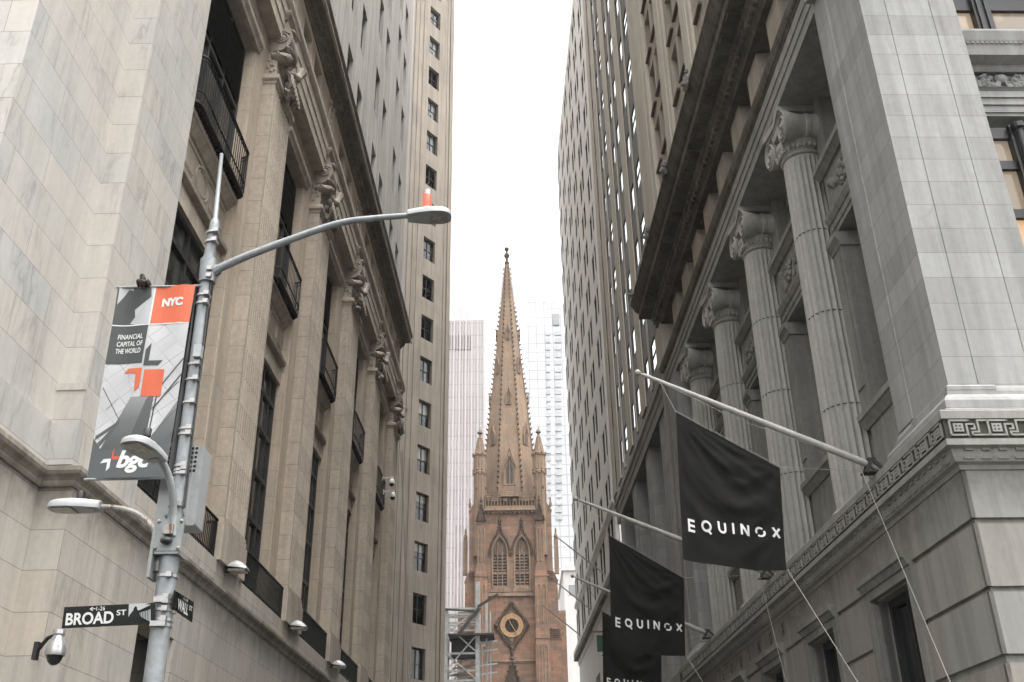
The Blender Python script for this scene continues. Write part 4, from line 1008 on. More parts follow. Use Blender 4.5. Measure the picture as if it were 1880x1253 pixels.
mr = N('lit red beacon'); mr.b.inputs['Base Color'].default_value = (.75,.05,.025,1); mr.b.inputs['Emission Color'].default_value = (1,.10,.06,1); mr.b.inputs['Emission Strength'].default_value = .28; mr.b.inputs['Roughness'].default_value = .3
bcn.data.materials.clear(); bcn.data.materials.append(mr.m)
lamp.part('beacon_cap', MB().lathe([(.058,bc0.z+.245),(.058,bc0.z+.25),(.058,bc0.z+.31),(.045,bc0.z+.325)],16,bc0.x,bc0.y).lathe([(.05,bc0.z-.03),(.072,bc0.z-.02),(.072,bc0.z+.01),(.05,bc0.z+.012)],16,bc0.x,bc0.y), M['clamp'], bcn, smooth=True)
# left short arm
a2 = curve([P_(291,1042),P_(291,1005),P_(283,975),P_(262,950),P_(228,935),P_(184,931)])
lamp.part('lamp_arm', MB().tube(a2, .036, 10).tube([P_(289,1050),P_(291,1032)], .052, 10), M['galv_rust'], smooth=True)
cobra(P_(90,932), P_(186,932), .34, M['lampwhite'])
def photocell(x, y, Y): c = at_depth(x,y,Y); return lamp.part('photocell', MB().lathe([(.035,c.z-.07),(.04,c.z-.03),(.05,c.z-.03),(.05,c.z+.06),(.04,c.z+.075)],12,c.x,c.y), M['rubber'], smooth=True)
photocell(148,913,PY)
# short arm that comes towards the camera
a3 = curve([at_depth(318,985,PY-.14),at_depth(319,940,PY-.16),at_depth(314,890,PY-.3),at_depth(303,858,PY-.42),at_depth(290,840,PY-.55)])
lamp.part('lamp_arm', MB().tube(a3, .045, 12), M['greypaint'], smooth=True)
cobra(at_depth(236,806,PY-1.15), at_depth(294,846,PY-.5), .36, M['lampwhite'])
photocell(270,797,PY-.85)
# plate and boxes at the arm joint
pc = along(5.22)
lamp.part('mounting_plate', MB().box(pc.x-.17,pc.x+.17,pc.y-.155,pc.y-.115,pc.z-.20,pc.z+.20).box(pc.x-.20,pc.x-.16,pc.y-.16,pc.y+.1,pc.z-.52,pc.z+.10).box(pc.x-.15,pc.x+.15,pc.y-.15,pc.y+.15,pc.z-.235,pc.z-.205), M['greypaint'])
bl = MB()
for sx in (-.14,.14):
    for sz in (-.17,.17): bl.ball((pc.x+sx,pc.y-.165,pc.z+sz),.022,8,6)
bl.box(pc.x-.05,pc.x+.07,pc.y-.24,pc.y-.15,pc.z-.01,pc.z+.11)
lamp.part('bolt', bl, M['galv_rust'])
lamp.part('sensor', MB().ball((pc.x,pc.y-.21,pc.z-.09),(.075,.06,.045),12,7), M['rubber'], smooth=True)

cab = Thing('equipment_cabinet', 'grey steel equipment cabinet with a grid of vent holes strapped behind the lamp post', 'cabinet', (-4.2,12.5,5.2), 0)
x0 = P_(318,830,12.75).x; x1 = P_(381,832,12.75).x; z1 = P_(350,826,12.75).z; z0 = P_(352,974,12.75).z
def rbox(m, x0,x1,y0,y1,z0,z1,r):
    pr_ = []
    for cx,cz,a0 in ((x0+r,z0+r,PI),(x1-r,z0+r,1.5*PI),(x1-r,z1-r,0),(x0+r,z1-r,.5*PI)):
        for t in range(5): a = a0+t*PI/8; pr_.append((cx+r*math.cos(a),cz+r*math.sin(a)))
    m.extrude(pr_, lambda p,q:(p,y0,q), lambda p,q:(p,y1,q)); return m
cm = rbox(MB(), x0-.02, x1-.10, 12.50, 12.60, z0, z1, .03); cab.part('door', cm, M['lampgrey'])
cab.part('body', rbox(MB(), x0, x1, 12.60, 12.95, z0+.02, z1-.01, .03), M['lampgrey'])
vh = MB()
for i in range(4):
    for j in range(6): vh.ball((x0+.05+i*.052+(.19 if i>1 else 0), 12.498, z1-.08-j*.062),(.021,.012,.021),8,5)
cab.part('vent_holes', vh, M['hole'])
cab.part('strap', MB().tube([along(5.55)+Vector((.1,.06,0)),(x0+.12,12.5,5.57)],.03,6).tube([along(6.2)+Vector((.08,.05,0)),(x0+.12,12.5,6.22)],.03,6), M['galv'])

# ---------------------------------------------------------------- BANNER
bTL,bTR,bBL,bBR = [P_(*p, 12.22) for p in ((217,527),(359,524),(158,880),(303,877))]
def bsurf(off):
    def f(a, b):                              # a 0..1 left-right, b 0..1 top-bottom
        p = bTL.lerp(bTR,a).lerp(bBL.lerp(bBR,a), b)
        d = .018*math.sin(5.2*a+2.2*b)+.012*math.sin(13*a-3*b)*(1-b)**2*1.5 + .010*math.sin(9*b+2*a)
        return Vector((p.x, p.y+d-off, p.z))
    return f
ban = Thing('banner', 'long city banner with orange square and grey skyscraper print hanging from the lamp post', 'banner', (-4.9,12.22,6.0), 0)
kb = N('printed banner cloth'); tc = kb.n('ShaderNodeTexCoord'); ob = tc.outputs['Object']
sx = kb.n('ShaderNodeSeparateXYZ'); kb.l(ob, sx.inputs[0])
mp = kb.n('ShaderNodeMapping'); mp.inputs['Rotation'].default_value = (0,.72,0); kb.l(ob, mp.inputs[0])
br = kb.n('ShaderNodeTexBrick', offset=0); 
sp_ = kb.n('ShaderNodeSeparateXYZ'); kb.l(mp.outputs[0], sp_.inputs[0]); cb = kb.n('ShaderNodeCombineXYZ'); kb.l(sp_.outputs[0], cb.inputs[0]); kb.l(sp_.outputs[2], cb.inputs[1])
kb.l(cb.outputs[0], br.inputs[0]); br.inputs['Scale'].default_value = 1; br.inputs['Brick Width'].default_value = .26; br.inputs['Row Height'].default_value = .17; br.inputs['Mortar Size'].default_value = .004
br.inputs['Color1'].default_value = g1(.40); br.inputs['Color2'].default_value = g1(.45); br.inputs['Mortar'].default_value = g1(.20)
nz = kb.noise(mp.outputs[0], 2.2, 2)
cl = kb.mix(kb.ramp(nz, [(.42,g1(0)),(.6,g1(.8))]), br.outputs[0], g1(.36))
kb.l(cl, kb.b.inputs['Base Color']); kb.b.inputs['Roughness'].default_value = .55
M['banner_print'] = kb.m
def bprint(nm, col, rough=.55): return plain(nm, col, rough, 0, .06, 3, 0)
M['b_dark'] = bprint('banner charcoal', (.026,.031,.029,1)); M['b_orange'] = bprint('banner orange', (.50,.090,.030,1)); M['b_white'] = bprint('banner white', (.54,.54,.53,1)); M['b_grey'] = bprint('banner mid grey', (.17,.18,.18,1)); M['b_lgrey'] = bprint('banner pale grey', (.34,.355,.35,1)); M['b_slate'] = bprint('banner slate', (.055,.062,.062,1)); M['b_red'] = bprint('banner red', (.44,.06,.03,1))
S0 = bsurf(0)
m = MB(); patch(m, [(0,0),(1,0),(1,1),(0,1)], S0, 26); cloth = ban.part('cloth', m, M['banner_print'], smooth='all')
def bp(polys, mat, off, name='print'):
    m = MB(); s = bsurf(off)
    for p in polys: patch(m, p, s, 8)
    return ban.part(name, m, M[mat], cloth)
# fading pillars of the skyscraper print (the printed picture itself goes from pale to charcoal)
kg = N('banner gradient print'); tg = kg.n('ShaderNodeTexCoord'); sg_ = kg.n('ShaderNodeSeparateXYZ'); kg.l(tg.outputs['Object'], sg_.inputs[0])
kg.l(kg.ramp(kg.math('DIVIDE', sg_.outputs[2], 2.85), [(.10,(.03,.034,.033,1)),(.28,(.10,.106,.106,1)),(.45,(.27,.28,.28,1)),(.62,(.42,.42,.415,1))]), kg.b.inputs['Base Color']); kg.b.inputs['Roughness'].default_value = .55
M['b_grad'] = kg.m
kg2 = N('banner dark gradient print'); tg = kg2.n('ShaderNodeTexCoord'); sg_ = kg2.n('ShaderNodeSeparateXYZ'); kg2.l(tg.outputs['Object'], sg_.inputs[0])
kg2.l(kg2.ramp(kg2.math('DIVIDE', sg_.outputs[2], 2.85), [(.15,(.03,.033,.033,1)),(.40,(.075,.08,.08,1)),(.55,(.34,.35,.345,1))]), kg2.b.inputs['Base Color']); kg2.b.inputs['Roughness'].default_value = .55
M['b_grad2'] = kg2.m
bp([[(.40,.60),(.62,.60),(.55,.93),(.02,.93)]], 'b_grad', .0025)
bp([[(.60,.62),(.70,.55),(.66,.93),(.38,.93)]], 'b_grad2', .004)
bp([[(.74,.80),(1,.62),(1,.93),(.70,.93)]], 'b_grad', .0025)
bp([[(.86,.84),(1,.76),(1,.93),(.78,.93)]], 'b_slate', .004)
bp([[(.72,.60),(.735,.60),(.70,.85),(.685,.85)]], 'b_dark', .0055)
for a0,b0,a1,b1,w_ in ((.02,.545,.30,.715,.006),(.30,.715,.05,.83,.010),(.62,.625,1,.40,.012),(.70,.66,1,.48,.014),(.75,.79,1,.66,.006),(.60,.70,.98,.52,.006),(.10,.66,.24,.60,.004),(.30,.715,.02,.79,.02),(.30,.715,.0,.87,.02),(.30,.46,.42,.60,.003)):
    bp([[(a0,b0),(a1,b1),(a1,b1+w_),(a0,b0+w_)]], 'b_slate' if w_ > .005 else 'b_grey', .0035)
bp([[(0,.925),(1,.925),(1,1),(0,1)],[(0,.955),(1,.955),(1,1),(0,1)]][:1], 'b_slate', .005)
bp([[(.0,.80),(.26,.93),(.2,.93),(0,.93)]], 'b_slate', .004)
bp([[(.0,.86),(.9,.86),(.9,.935),(0,.935)]], 'b_slate', .0045)
# upper panels
bp([[(0,0),(.43,0),(.43,.032),(.29,.215)],[(0,0),(.20,.02),(.30,.215),(0,.215)]][1:]+[[(.20,0),(.43,0),(.45,.06),(.19,.15)],[(.0,.05),(.3,.05),(.12,.20),(0,.20)],[(0,.02),(.3,.02),(.24,.12),(0,.12)]], 'b_dark', .003)
bp([[(.02,0),(.16,0),(.08,.06),(.02,.10)]], 'b_lgrey', .005)
bp([[(.49,0),(1,0),(1,.212),(.49,.212)]], 'b_orange', .004)
bp([[(.47,0),(.49,0),(.49,.212),(.47,.212)],[(0,.212),(1,.212),(1,.218),(0,.218)]], 'b_white', .0045)
bp([[(.22,.205),(.49,.03),(.49,.212),(.3,.212)]], 'b_lgrey', .0035)
bp([[(0,.218),(.475,.218),(.475,.425),(0,.425)]], 'b_dark', .004)
# pinwheel emblem
bp([[(.50,.44),(.50,.355),(.56,.32),(.56,.44)],[(.50,.415),(.74,.415),(.69,.44),(.50,.44)]], 'b_dark', .005)
bp([[(.26,.475),(.31,.452),(.49,.452),(.49,.478)],[(.415,.465),(.49,.452),(.49,.55),(.43,.575)]], 'b_orange', .005)
bp([[(.525,.462),(.78,.462),(.78,.60),(.525,.60)]], 'b_orange', .0055)
bp([[(.28,.905),(.28,.87),(.30,.853),(.30,.905)],[(.285,.895),(.42,.895),(.39,.91),(.285,.91)]], 'b_red', .0065)
bp([[(.14,.925),(.18,.905),(.275,.905),(.275,.92)],[(.235,.915),(.275,.905),(.275,.95),(.235,.965)]], 'b_white', .0065)
wl = MB(); sl_ = bsurf(.0075)
lettering(wl, 'NYC', (.60,.88,.118,.070), sl_, bold=.055, spacing=.92)
lettering(wl, 'FINANCIAL', (.10,.43,.292,.265), sl_, bold=.018)
lettering(wl, 'CAPITAL OF', (.10,.44,.331,.304), sl_, bold=.018)
lettering(wl, 'THE WORLD', (.10,.43,.370,.343), sl_, bold=.018)
lettering(wl, 'bgc', (.36,.78,.978,.868), sl_, bold=.035, shear=.22, spacing=.95)
ban.part('lettering', wl, M['b_white'], cloth)
hm = MB(); 
for a,b in ((bTL,bTR),(bBL,bBR)): hm.tube([a+Vector((-.03,.02,0)), b+Vector((.09,.02,0)), along(b.z)], .019, 8)
ban.part('banner_arm', hm, M['galv'], smooth=True)
bd = MB(); q0 = along(bTR.z); q1 = along(bBR.z)
bd.add([bTR+Vector((.01,.03,0)), q0+Vector((-.085,.0,0)), q1+Vector((-.09,0,0)), bBR+Vector((.01,.03,0)), bTR+Vector((.01,.05,0)), q0+Vector((-.085,.03,0)), q1+Vector((-.09,.03,0)), bBR+Vector((.01,.05,0))],[(0,1,2,3),(4,5,6,7),(0,1,5,4),(1,2,6,5),(2,3,7,6),(3,0,4,7)])
ban.part('dark_backing', bd, M['rubber'])
# pigeon on the banner rod
pg = at_depth(263,521,12.2)
pm = MB().ball((pg.x,pg.y,pg.z),(.062,.10,.062),14,10,.08,2).ball((pg.x-.005,pg.y-.06,pg.z+.085),(.034,.038,.042),10,8).add([(pg.x-.02,pg.y-.09,pg.z+.085),(pg.x+.01,pg.y-.09,pg.z+.085),(pg.x-.005,pg.y-.125,pg.z+.075)],[(0,1,2)])
pm.ball((pg.x,pg.y-.045,pg.z+.045),(.045,.05,.06),10,7).ball((pg.x-.065,pg.y+.02,pg.z+.01),(.025,.10,.055),9,6).ball((pg.x+.07,pg.y+.02,pg.z+.005),(.025,.10,.055),9,6).ball((pg.x+.02,pg.y+.15,pg.z-.04),(.05,.08,.018),9,5)
pt = Thing('pigeon', 'dark pigeon perched on top of the city banner', 'bird', (pg.x,pg.y,pg.z-.07), 0); pt.part('body', pm, M['pigeon'], smooth=True)
pt.part('feet', MB().tube([(pg.x-.02,pg.y,pg.z-.05),(pg.x-.02,pg.y-.01,pg.z-.085)],.006,5).tube([(pg.x+.02,pg.y,pg.z-.05),(pg.x+.02,pg.y-.01,pg.z-.085)],.006,5), M['b_red'])

# ---------------------------------------------------------------- STREET SIGNS
def flat_sign(name, label, A, B, Cc, D, offdir, th=.012):
    A,B,Cc,D = map(Vector,(A,B,Cc,D)); n = Vector(offdir)
    t = Thing(name, label, 'street sign', tuple((A+B+Cc+D)/4), 0)
    m = MB().add([A,B,Cc,D,A-n*th,B-n*th,Cc-n*th,D-n*th],[(0,1,2,3),(4,5,6,7),(0,1,5,4),(1,2,6,5),(2,3,7,6),(3,0,4,7)])
    t.part('panel', m, M['signgreen'])
    def sf(off):
        return lambda a,b: A.lerp(B,a).lerp(D.lerp(Cc,a), b) + n*off
    return t, sf
YS = 12.14
t, sf = flat_sign('street_sign', 'long black street sign reading BROAD ST with a small photo strip', at_depth(118,1115,YS), at_depth(284,1107,YS), at_depth(284,1146,YS), at_depth(113,1154,YS), (0,-1,0))
wl = MB(); s = sf(.004)
lettering(wl, 'BROAD', (.035,.555,.88,.30), s, bold=.028)
lettering(wl, 'ST', (.585,.69,.52,.26), s, bold=.02)
lettering(wl, '1-26', (.36,.455,.25,.055), s, bold=.01)
patch(wl, [(.285,.15),(.35,.13),(.35,.17),(.285,.16)], s, 2); patch(wl, [(.285,.15),(.315,.06),(.325,.09),(.300,.155)], s, 2); patch(wl, [(.285,.155),(.300,.155),(.325,.215),(.315,.245)], s, 2)
t.part('lettering', wl, M['letter'])
ph = MB(); patch(ph, [(.715,.0),(.955,.0),(.955,.96),(.715,.96)], sf(.002), 2); t.part('photo_strip', ph, M['b_lgrey'])
sil = MB(); s = sf(.004)
sil.poly([s(a,b) for a,b in ((.715,.62),(.74,.45),(.765,.32),(.775,.18),(.79,.13),(.805,.16),(.81,.28),(.835,.40),(.845,.62),(.955,.90),(.955,.96),(.715,.96))])
for i in range(6): a = .845+.018*i; sil.poly([s(a,.38-.035*i),s(a+.008,.38-.035*i),s(a+.008,.90),s(a,.90)])
sil.poly([s(.82,.34),(s(.955,.10)),s(.955,.30),s(.83,.44)]); sil.poly([s(.90,.05),s(.955,.0),s(.955,.08)])
t.part('silhouette', sil, M['signgreen'])
t.part('clamp', MB().box(-4.32,-4.16,12.13,12.2,4.40,4.46).box(-4.32,-4.16,12.13,12.2,4.12,4.18), M['clamp'])
XS = -4.10
def at_x(x, y, X): d = ray(x,y); k = X/d.x; return Vector((X, d.y*k, d.z*k+CAMZ))
t, sf = flat_sign('street_sign', 'short black street sign reading WALL ST angled away behind the lamp post', at_x(321,1084,XS), at_x(356,1106,XS), at_x(353,1143,XS), at_x(317,1118,XS), (1,0,0))
wl = MB(); s = sf(.004)
lettering(wl, 'WALL', (.20,.72,.86,.30), s, bold=.025); lettering(wl, 'ST', (.77,.93,.52,.28), s, bold=.02); lettering(wl, '1-14', (.46,.66,.22,.06), s, bold=.01)
t.part('lettering', wl, M['letter'])
t.part('clamp', MB().box(-4.22,-4.10,12.28,12.38,4.30,4.36).box(-4.22,-4.10,12.28,12.38,4.50,4.56), M['clamp'])

# ================================================================ FLAGS AND FLAGPOLES (frame R: plane v = constant)
FV = [15.7, 22.68, 29.6]
def to_frame(pt): return pt
def flag_shape(v, seed, du, dz):
    TL,TR,BR,BL = [(a+du,b+dz) for a,b in ((3.20,8.28),(4.83,7.28),(4.72,5.60),(3.10,5.78))]
    R = random.Random(seed); ph = R.uniform(-.5,.5)
    def f(a, b, off=0):
        x = (TL[0]*(1-a)+TR[0]*a)*(1-b)+(BL[0]*(1-a)+BR[0]*a)*b; z = (TL[1]*(1-a)+TR[1]*a)*(1-b)+(BL[1]*(1-a)+BR[1]*a)*b
        q = 4*a*(1-a); z -= .055*q*(1-b)*.0 + .05*q*b*b
        ang = math.atan2(b*2.0, a+.04); r1 = math.hypot(a,b)
        ang2 = math.atan2(b*1.5, 1.02-a); r2 = math.hypot(1-a,b)
        g = b - .34*q                                               # U-shaped swags between the two upper corners
        H = lambda q_: .62*math.sin(q_)+.38*(1-2*abs(math.sin(q_/2+.4))**.8)
        env = math.exp(-((b-.40)/.30)**2)*q
        d = .052*H(20*g+ph*3+.8*math.sin(5*a))*env + .022*H(33*g+1.3*a*5)*math.exp(-((b-.55)/.35)**2)*q
        d += .036*H(21*ang+ph)*min(1,r1*3)*math.exp(-r1*1.5)
        d += .028*H(17*ang2+1)*min(1,r2*3)*math.exp(-r2*1.9)
        d += .030*math.sin(9*a+ph+1.2*b)*b*.8 + .012*math.sin(23*a+4*b)*b*(1-.4*b) + .05*a*b
        return (x, v+1.3*d-off, z)
    return f
def letter_strokes(n):
    """EQUINOX drawn as bars and arcs in a unit box, stroke about 0.2 wide"""
    w = .19; out = []
    def bar(x0,y0,x1,y1,ww=w):
        dx,dy = x1-x0,y1-y0; l = math.hypot(dx,dy); nx,ny = -dy/l*ww/2, dx/l*ww/2
        out.append([(x0+nx,y0+ny),(x1+nx,y1+ny),(x1-nx,y1-ny),(x0-nx,y0-ny)])
    def arc(cx,cy,r,a0,a1,k=20,ww=w,ry=None):
        ry = ry or r
        for i in range(k):
            t0 = a0+(a1-a0)*i/k; t1 = a0+(a1-a0)*(i+1)/k
            p = lambda rr,q,t: (cx+(rr)*math.cos(t), cy+(q)*math.sin(t))
            out.append([p(r,ry,t0),p(r,ry,t1),p(r-ww,ry-ww,t1),p(r-ww,ry-ww,t0)])
    if n == 'E': bar(.09,0,.09,1); [bar(.18,y,.62,y) for y in (.095,.5,.905)]
    if n == 'Q': arc(.45,.54,.46,0,2*PI,28); bar(.52,.30,.86,-.04)
    if n == 'U': bar(.1,.38,.1,1); bar(.70,.38,.70,1); arc(.40,.39,.395,PI,2*PI,16)
    if n == 'I': bar(.1,0,.1,1)
    if n == 'N': bar(.1,0,.1,1); bar(.72,0,.72,1); bar(.13,.92,.69,.08,.22)
    if n == 'O': arc(.5,.5,.49,PI*.32,PI*1.17,20); arc(.5,.5,.49,PI*1.32,PI*2.17,20)
    if n == 'X': bar(.08,0,.68,1,.21); bar(.08,1,.68,0,.21)
    return out
LW = {'E':.66,'Q':.92,'U':.8,'I':.2,'N':.82,'O':1,'X':.76}
def equinox(mb, surf, a0, a1, b_top, b_bot, ratio, droop=0):
    """ratio: letter height over flag width"""
    tot = sum(LW[c] for c in 'EQUINOX'); s_ = ratio; gap = ((a1-a0)-tot*s_)/6; a = a0
    for c in 'EQUINOX':
        for q in letter_strokes(c):
            patch(mb, [(a+x*s_, b_bot+(b_top-b_bot)*y+droop*(a-a0)) for x,y in q], surf, 2)
        a += LW[c]*s_+gap
labels = ('largest black flag with white lettering, nearest the corner pier','middle black flag with white lettering, hanging before the second pole','lowest of the three black flags, partly hidden behind the middle one')
plabels = ('pale flagpole reaching from the fret cornice above the largest flag','pale flagpole carrying the middle black flag','pale flagpole carrying the lowest black flag')
for i,v in enumerate(FV):
    du, dz = ((0,0),(-.38,-.08),(.15,-.30))[i]; f = flag_shape(v, 11+i*3, du, dz); n = 56
    m = MB(); vs = []; fs = []
    for a in range(n+1):
        for b in range(n+1): vs.append(f(a/n,b/n))
    k0 = len(vs)
    for a in range(n+1):
        for b in range(n+1): vs.append(f(a/n,b/n,-.005))
    for a in range(n):
        for b in range(n):
            q = a*(n+1)+b; fs.append((q,q+1,q+n+2,q+n+1)); fs.append((k0+q,k0+q+n+1,k0+q+n+2,k0+q+1))
    m.add(vs, fs)
    fl = Thing('flag', labels[i], 'flag', (3.2,v,5.6), YAW_R, 'black flags along the colonnade')
    fl.part('cloth', m, M['flag'], smooth='all')
    lt = MB(); equinox(lt, lambda a,b: f(a,b,.006), .065, .965, .722, .808, .105, -.128)
    fl.part('lettering', lt, M['letter2'])
    wsl = MB()
    for a_,b_ in ((.22,.17),(.24,.40),(.25,.60),(.70,.38),(.82,.55)):   # small stitched wind slits
        patch(wsl, [(a_,b_),(a_+.028,b_+.006),(a_+.030,b_+.016),(a_+.004,b_+.010)], lambda a,b: f(a,b,.005), 3)
    fl.part('wind_slits', wsl, M['signgreen'])
    fp_ = Thing('flagpole', plabels[i], 'flagpole', (6.45,v,7.2), YAW_R, 'flagpoles along the colonnade')
    base = Vector((6.62,v,7.19)); tip = Vector(((2.70,v,8.98),(2.19,v,9.04),(2.62,v,8.96))[i])
    fp_.part('pole', MB().tube([base, base.lerp(tip,.3), base.lerp(tip,.7), tip], [.062,.060,.048,.032], 14), M['polewhite'], smooth=True)
    fp_.part('finial', MB().ball(tuple(tip+Vector((-.09,0,.04))), .055, 14, 10).tube([tip, tip+Vector((-.06,0,.03))], .018, 8), M['polewhite'], smooth=True)
    c = base.lerp(tip,.075)
    br = MB()
    for dy in (-.075,.075): br.bar((c.x-.10,v+dy,7.17),(c.x+.02,v+dy,c.z+.08),.035,.06); br.bar((c.x+.24,v+dy,7.17),(c.x+.02,v+dy,c.z+.08),.035,.06)
    br.box(c.x-.05,c.x+.09,v-.09,v+.09,c.z+.06,c.z+.10); br.box(c.x-.14,c.x+.28,v-.1,v+.1,7.17,7.20)
    fp_.part('bracket', br, M['rubber'])
    ha = MB(); t0 = base.lerp(tip,.93)
    ha.tube([t0+Vector((0,-.04,-.04)), Vector((3.20+du,v-.01,8.28+dz))], .006, 5); ha.tube([Vector((3.20+du,v,8.30+dz)), Vector((4.83+du,v,7.30+dz))], .006, 5)
    ha.tube([t0+Vector((.05,-.03,-.05)), base.lerp(tip,.62)+Vector((0,-.03,-.16)), base.lerp(tip,.3)+Vector((0,-.03,-.07))], .005, 5)
    ha.tube([Vector((4.83+du,v,7.29+dz)), Vector((6.3,v+.4,7.36))], .006, 5)
    ha.tube([Vector((4.72+du,v,5.60+dz)), Vector((5.3,v-1.6,3.0))], .006, 5)
    if i < 2: ha.tube([Vector((6.15,v-.02,7.30)), Vector((5.9,v-2.8,2.6))], .006, 5)
    fp_.part('halyard', ha, M['rope'])
for i,(v,lab) in enumerate(((56.6,'thin bare flagpole on the pale tower closest to the black flags'),(65.5,'thin bare flagpole on the pale tower between two other bare poles'),(73.8,'thin bare flagpole on the pale tower closest to the church'))):
    b_ = Thing('bare_flagpole', lab, 'flagpole', (6.8,v,15.7), YAW_R, 'bare flagpoles on the pale tower')
    b_.part('pole', MB().tube([(6.8,v,15.72),(4.1,v,17.95)], [.05,.03], 8), M['lampgrey'], smooth=True); b_.part('finial', MB().ball((4.03,v,18.0),.06,8,6), M['lampgrey'], smooth=True)
# carved name on the base wall above the windows
cn = MB()
equinox(cn, lambda a,b: (6.585, 29.3-6.55*a, 6.23-.27*b), 0, 1.0, 0, 1, .04)
o = col.part('carved_lettering', cn, M['fret_dark'])
M['recess'] = plain('painted opening shade', (.055,.045,.04,1), .8)  # flat dark tone painted for the unlit depth of belfry and dormer openings
# ================================================================ CHURCH
CY = 138.6; CX = -.62; YF = 134.3; HB = 4.25
ch = Thing('church', 'brown sandstone gothic church tower with a tall crocketed spire and a gilded clock', 'church', (CX,CY,0), 0)
def gothic(x0, w, z0, zs, zt, n=8):            # pointed opening outline, spring line zs, apex zt
    p = [(x0-w/2,z0)]
    for i in range(n+1):
        a = math.radians(60)*i/n; p.append((x0+w/2-w*math.cos(a), zs+(zt-zs)*math.sin(a)/math.sin(math.radians(60))))
    return p+[(2*x0-a,b) for a,b in reversed(p[:-1])]
b = MB()
def church_wall(m, z0, z1, h, yf):
    m.box(CX-h,CX+h,yf,2*CY-yf,z0,z1)
church_wall(b, 0, 24.2, HB+.15, YF-.15); church_wall(b, 24.2, 33.0, HB+.05, YF-.05)
# belfry stage with open window recesses on the front
zb0, zb1 = 33.0, 44.2
b.box(CX-HB,CX+HB,YF+.9,2*CY-YF,zb0,zb1)
wx = (CX-1.48, CX+1.48); ww = 2.0
xs = [CX-HB, wx[0]-ww/2, wx[0]+ww/2, wx[1]-ww/2, wx[1]+ww/2, CX+HB]
for i in (0,2,4): b.box(xs[i],xs[i+1],YF,YF+.9,zb0,zb1)
for x in wx:
    b.box(x-ww/2,x+ww/2,YF,YF+.9,zb0,33.9); b.box(x-ww/2,x+ww/2,YF,YF+.9,40.6,zb1)
    g = gothic(x, ww, 33.9, 38.3, 40.6)
    for side in (0,1):                                              # spandrels beside the arch
        pts = g[1:10] if not side else [(2*x-a,c) for a,c in g[1:10]]
        ex = x-ww/2 if not side else x+ww/2
        poly = [(ex,38.3)]+pts+[(x,40.6),(ex,40.6)]
        b.extrude(poly, lambda p,q:(p,YF,q), lambda p,q:(p,YF+.9,q))
ch.part('tower_wall', b, M['brown'])
for x in wx:
    r = MB(); g = gothic(x, ww+.1, 33.8, 38.3, 40.7)
    for off,rad in ((0,.10),(-.16,.07)):
        gg = gothic(x, ww+.1+off*1.2, 33.8, 38.3, 40.7+off); r.tube([(a,YF-.04-off,c) for a,c in gg], rad, 6)
    o = ch.part('belfry_window', r, M['brown_trim'])
    lv = MB(); 
    for k in range(3):
        for i in range(15):
            z = 33.95+i*.42; 
            if z < 38.2 and i != 4: lv.add([(x-.93+k*.62,YF+.35,z),(x-.93+k*.62+.52,YF+.35,z),(x-.93+k*.62+.52,YF+.75,z+.26),(x-.93+k*.62,YF+.75,z+.26),(x-.93+k*.62,YF+.35,z+.14),(x-.93+k*.62+.52,YF+.35,z+.14),(x-.93+k*.62+.52,YF+.75,z+.40),(x-.93+k*.62,YF+.75,z+.40)],[(0,1,2,3),(4,5,6,7),(0,1,5,4),(1,2,6,5),(2,3,7,6),(3,0,4,7)])
    ch.part('louvre', lv, M['brown_trim'], o)
    mu = MB()
    for k in (-1,1): mu.box(x+k*.31-.06,x+k*.31+.06,YF+.18,YF+.42,33.9,39.3)
    mu.box(x-1,x+1,YF+.18,YF+.42,35.55,35.85)
    for k in (-1,0,1): mu.tube([(a,YF+.28,c) for a,c in gothic(x+k*.62,.56,37.6,37.9,38.5,5)], .055, 5)
    for k in (-.5,.5): mu.tube([(a,YF+.28,c) for a,c in gothic(x+k*.62,.52,38.4,38.8,39.5,5)], .05, 5)
    for k in (-1,0,1): mu.box(x+k*.32-.03,x+k*.32+.03,YF+.2,YF+.36,38.4,39.7)
    top = [(a,c) for a,c in gothic(x, ww, 38.45, 38.45, 40.55)]
    mu.extrude(top, lambda p,q:(p,YF+.40,q), lambda p,q:(p,YF+.52,q))
    ch.part('tracery', mu, M['brown_trim'], o)
    sl2 = MB()
    for k in range(5):
        xx = x-.56+.28*k; zz = 40.0-abs(k-2)*.42; sl2.extrude(gothic(xx,.15,38.62,zz-.25,zz,4), lambda p,q:(p,YF+.385,q), lambda p,q:(p,YF+.395,q))
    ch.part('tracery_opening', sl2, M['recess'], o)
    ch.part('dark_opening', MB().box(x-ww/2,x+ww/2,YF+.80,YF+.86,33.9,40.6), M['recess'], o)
    hd = MB()                                                       # ogee hood with crockets and finial
    g = gothic(x, ww+.62, 37.6, 38.0, 41.25, 12)[1:11]
    e = g[-1]; pts = g + [(e[0]+(x-e[0])*q**.65, e[1]+(42.3-e[1])*q) for q in (.2,.45,.72,1.0)]
    for sgn in (1,-1):
        pp = [(x+sgn*(a-x),YF-.16,c) for a,c in pts]; hd.tube(pp, .11, 6)
        for a,yy,c in pp[1::1]: hd.ball((a+sgn*-.10,yy-.02,c+.03),(.12,.12,.13),6,5,.4,c)
    hd.ball((x,YF-.18,42.35),(.17,.17,.26),8,6); hd.ball((x,YF-.18,42.75),(.28,.22,.17),8,6,.3,1); hd.ball((x,YF-.18,43.05),(.12,.12,.26),7,6)
    ch.part('hood_mould', hd, M['brown_dark'], o, smooth=True)
    sl_ = MB()
    for i in range(4): sl_.box(x-ww/2-.15-.05*i,x+ww/2+.15+.05*i,YF-.05-.05*i,YF+.3,33.8-.18*i-.14,33.8-.18*i)
    ch.part('sill', sl_, M['brown_trim'], o)
st = MB()
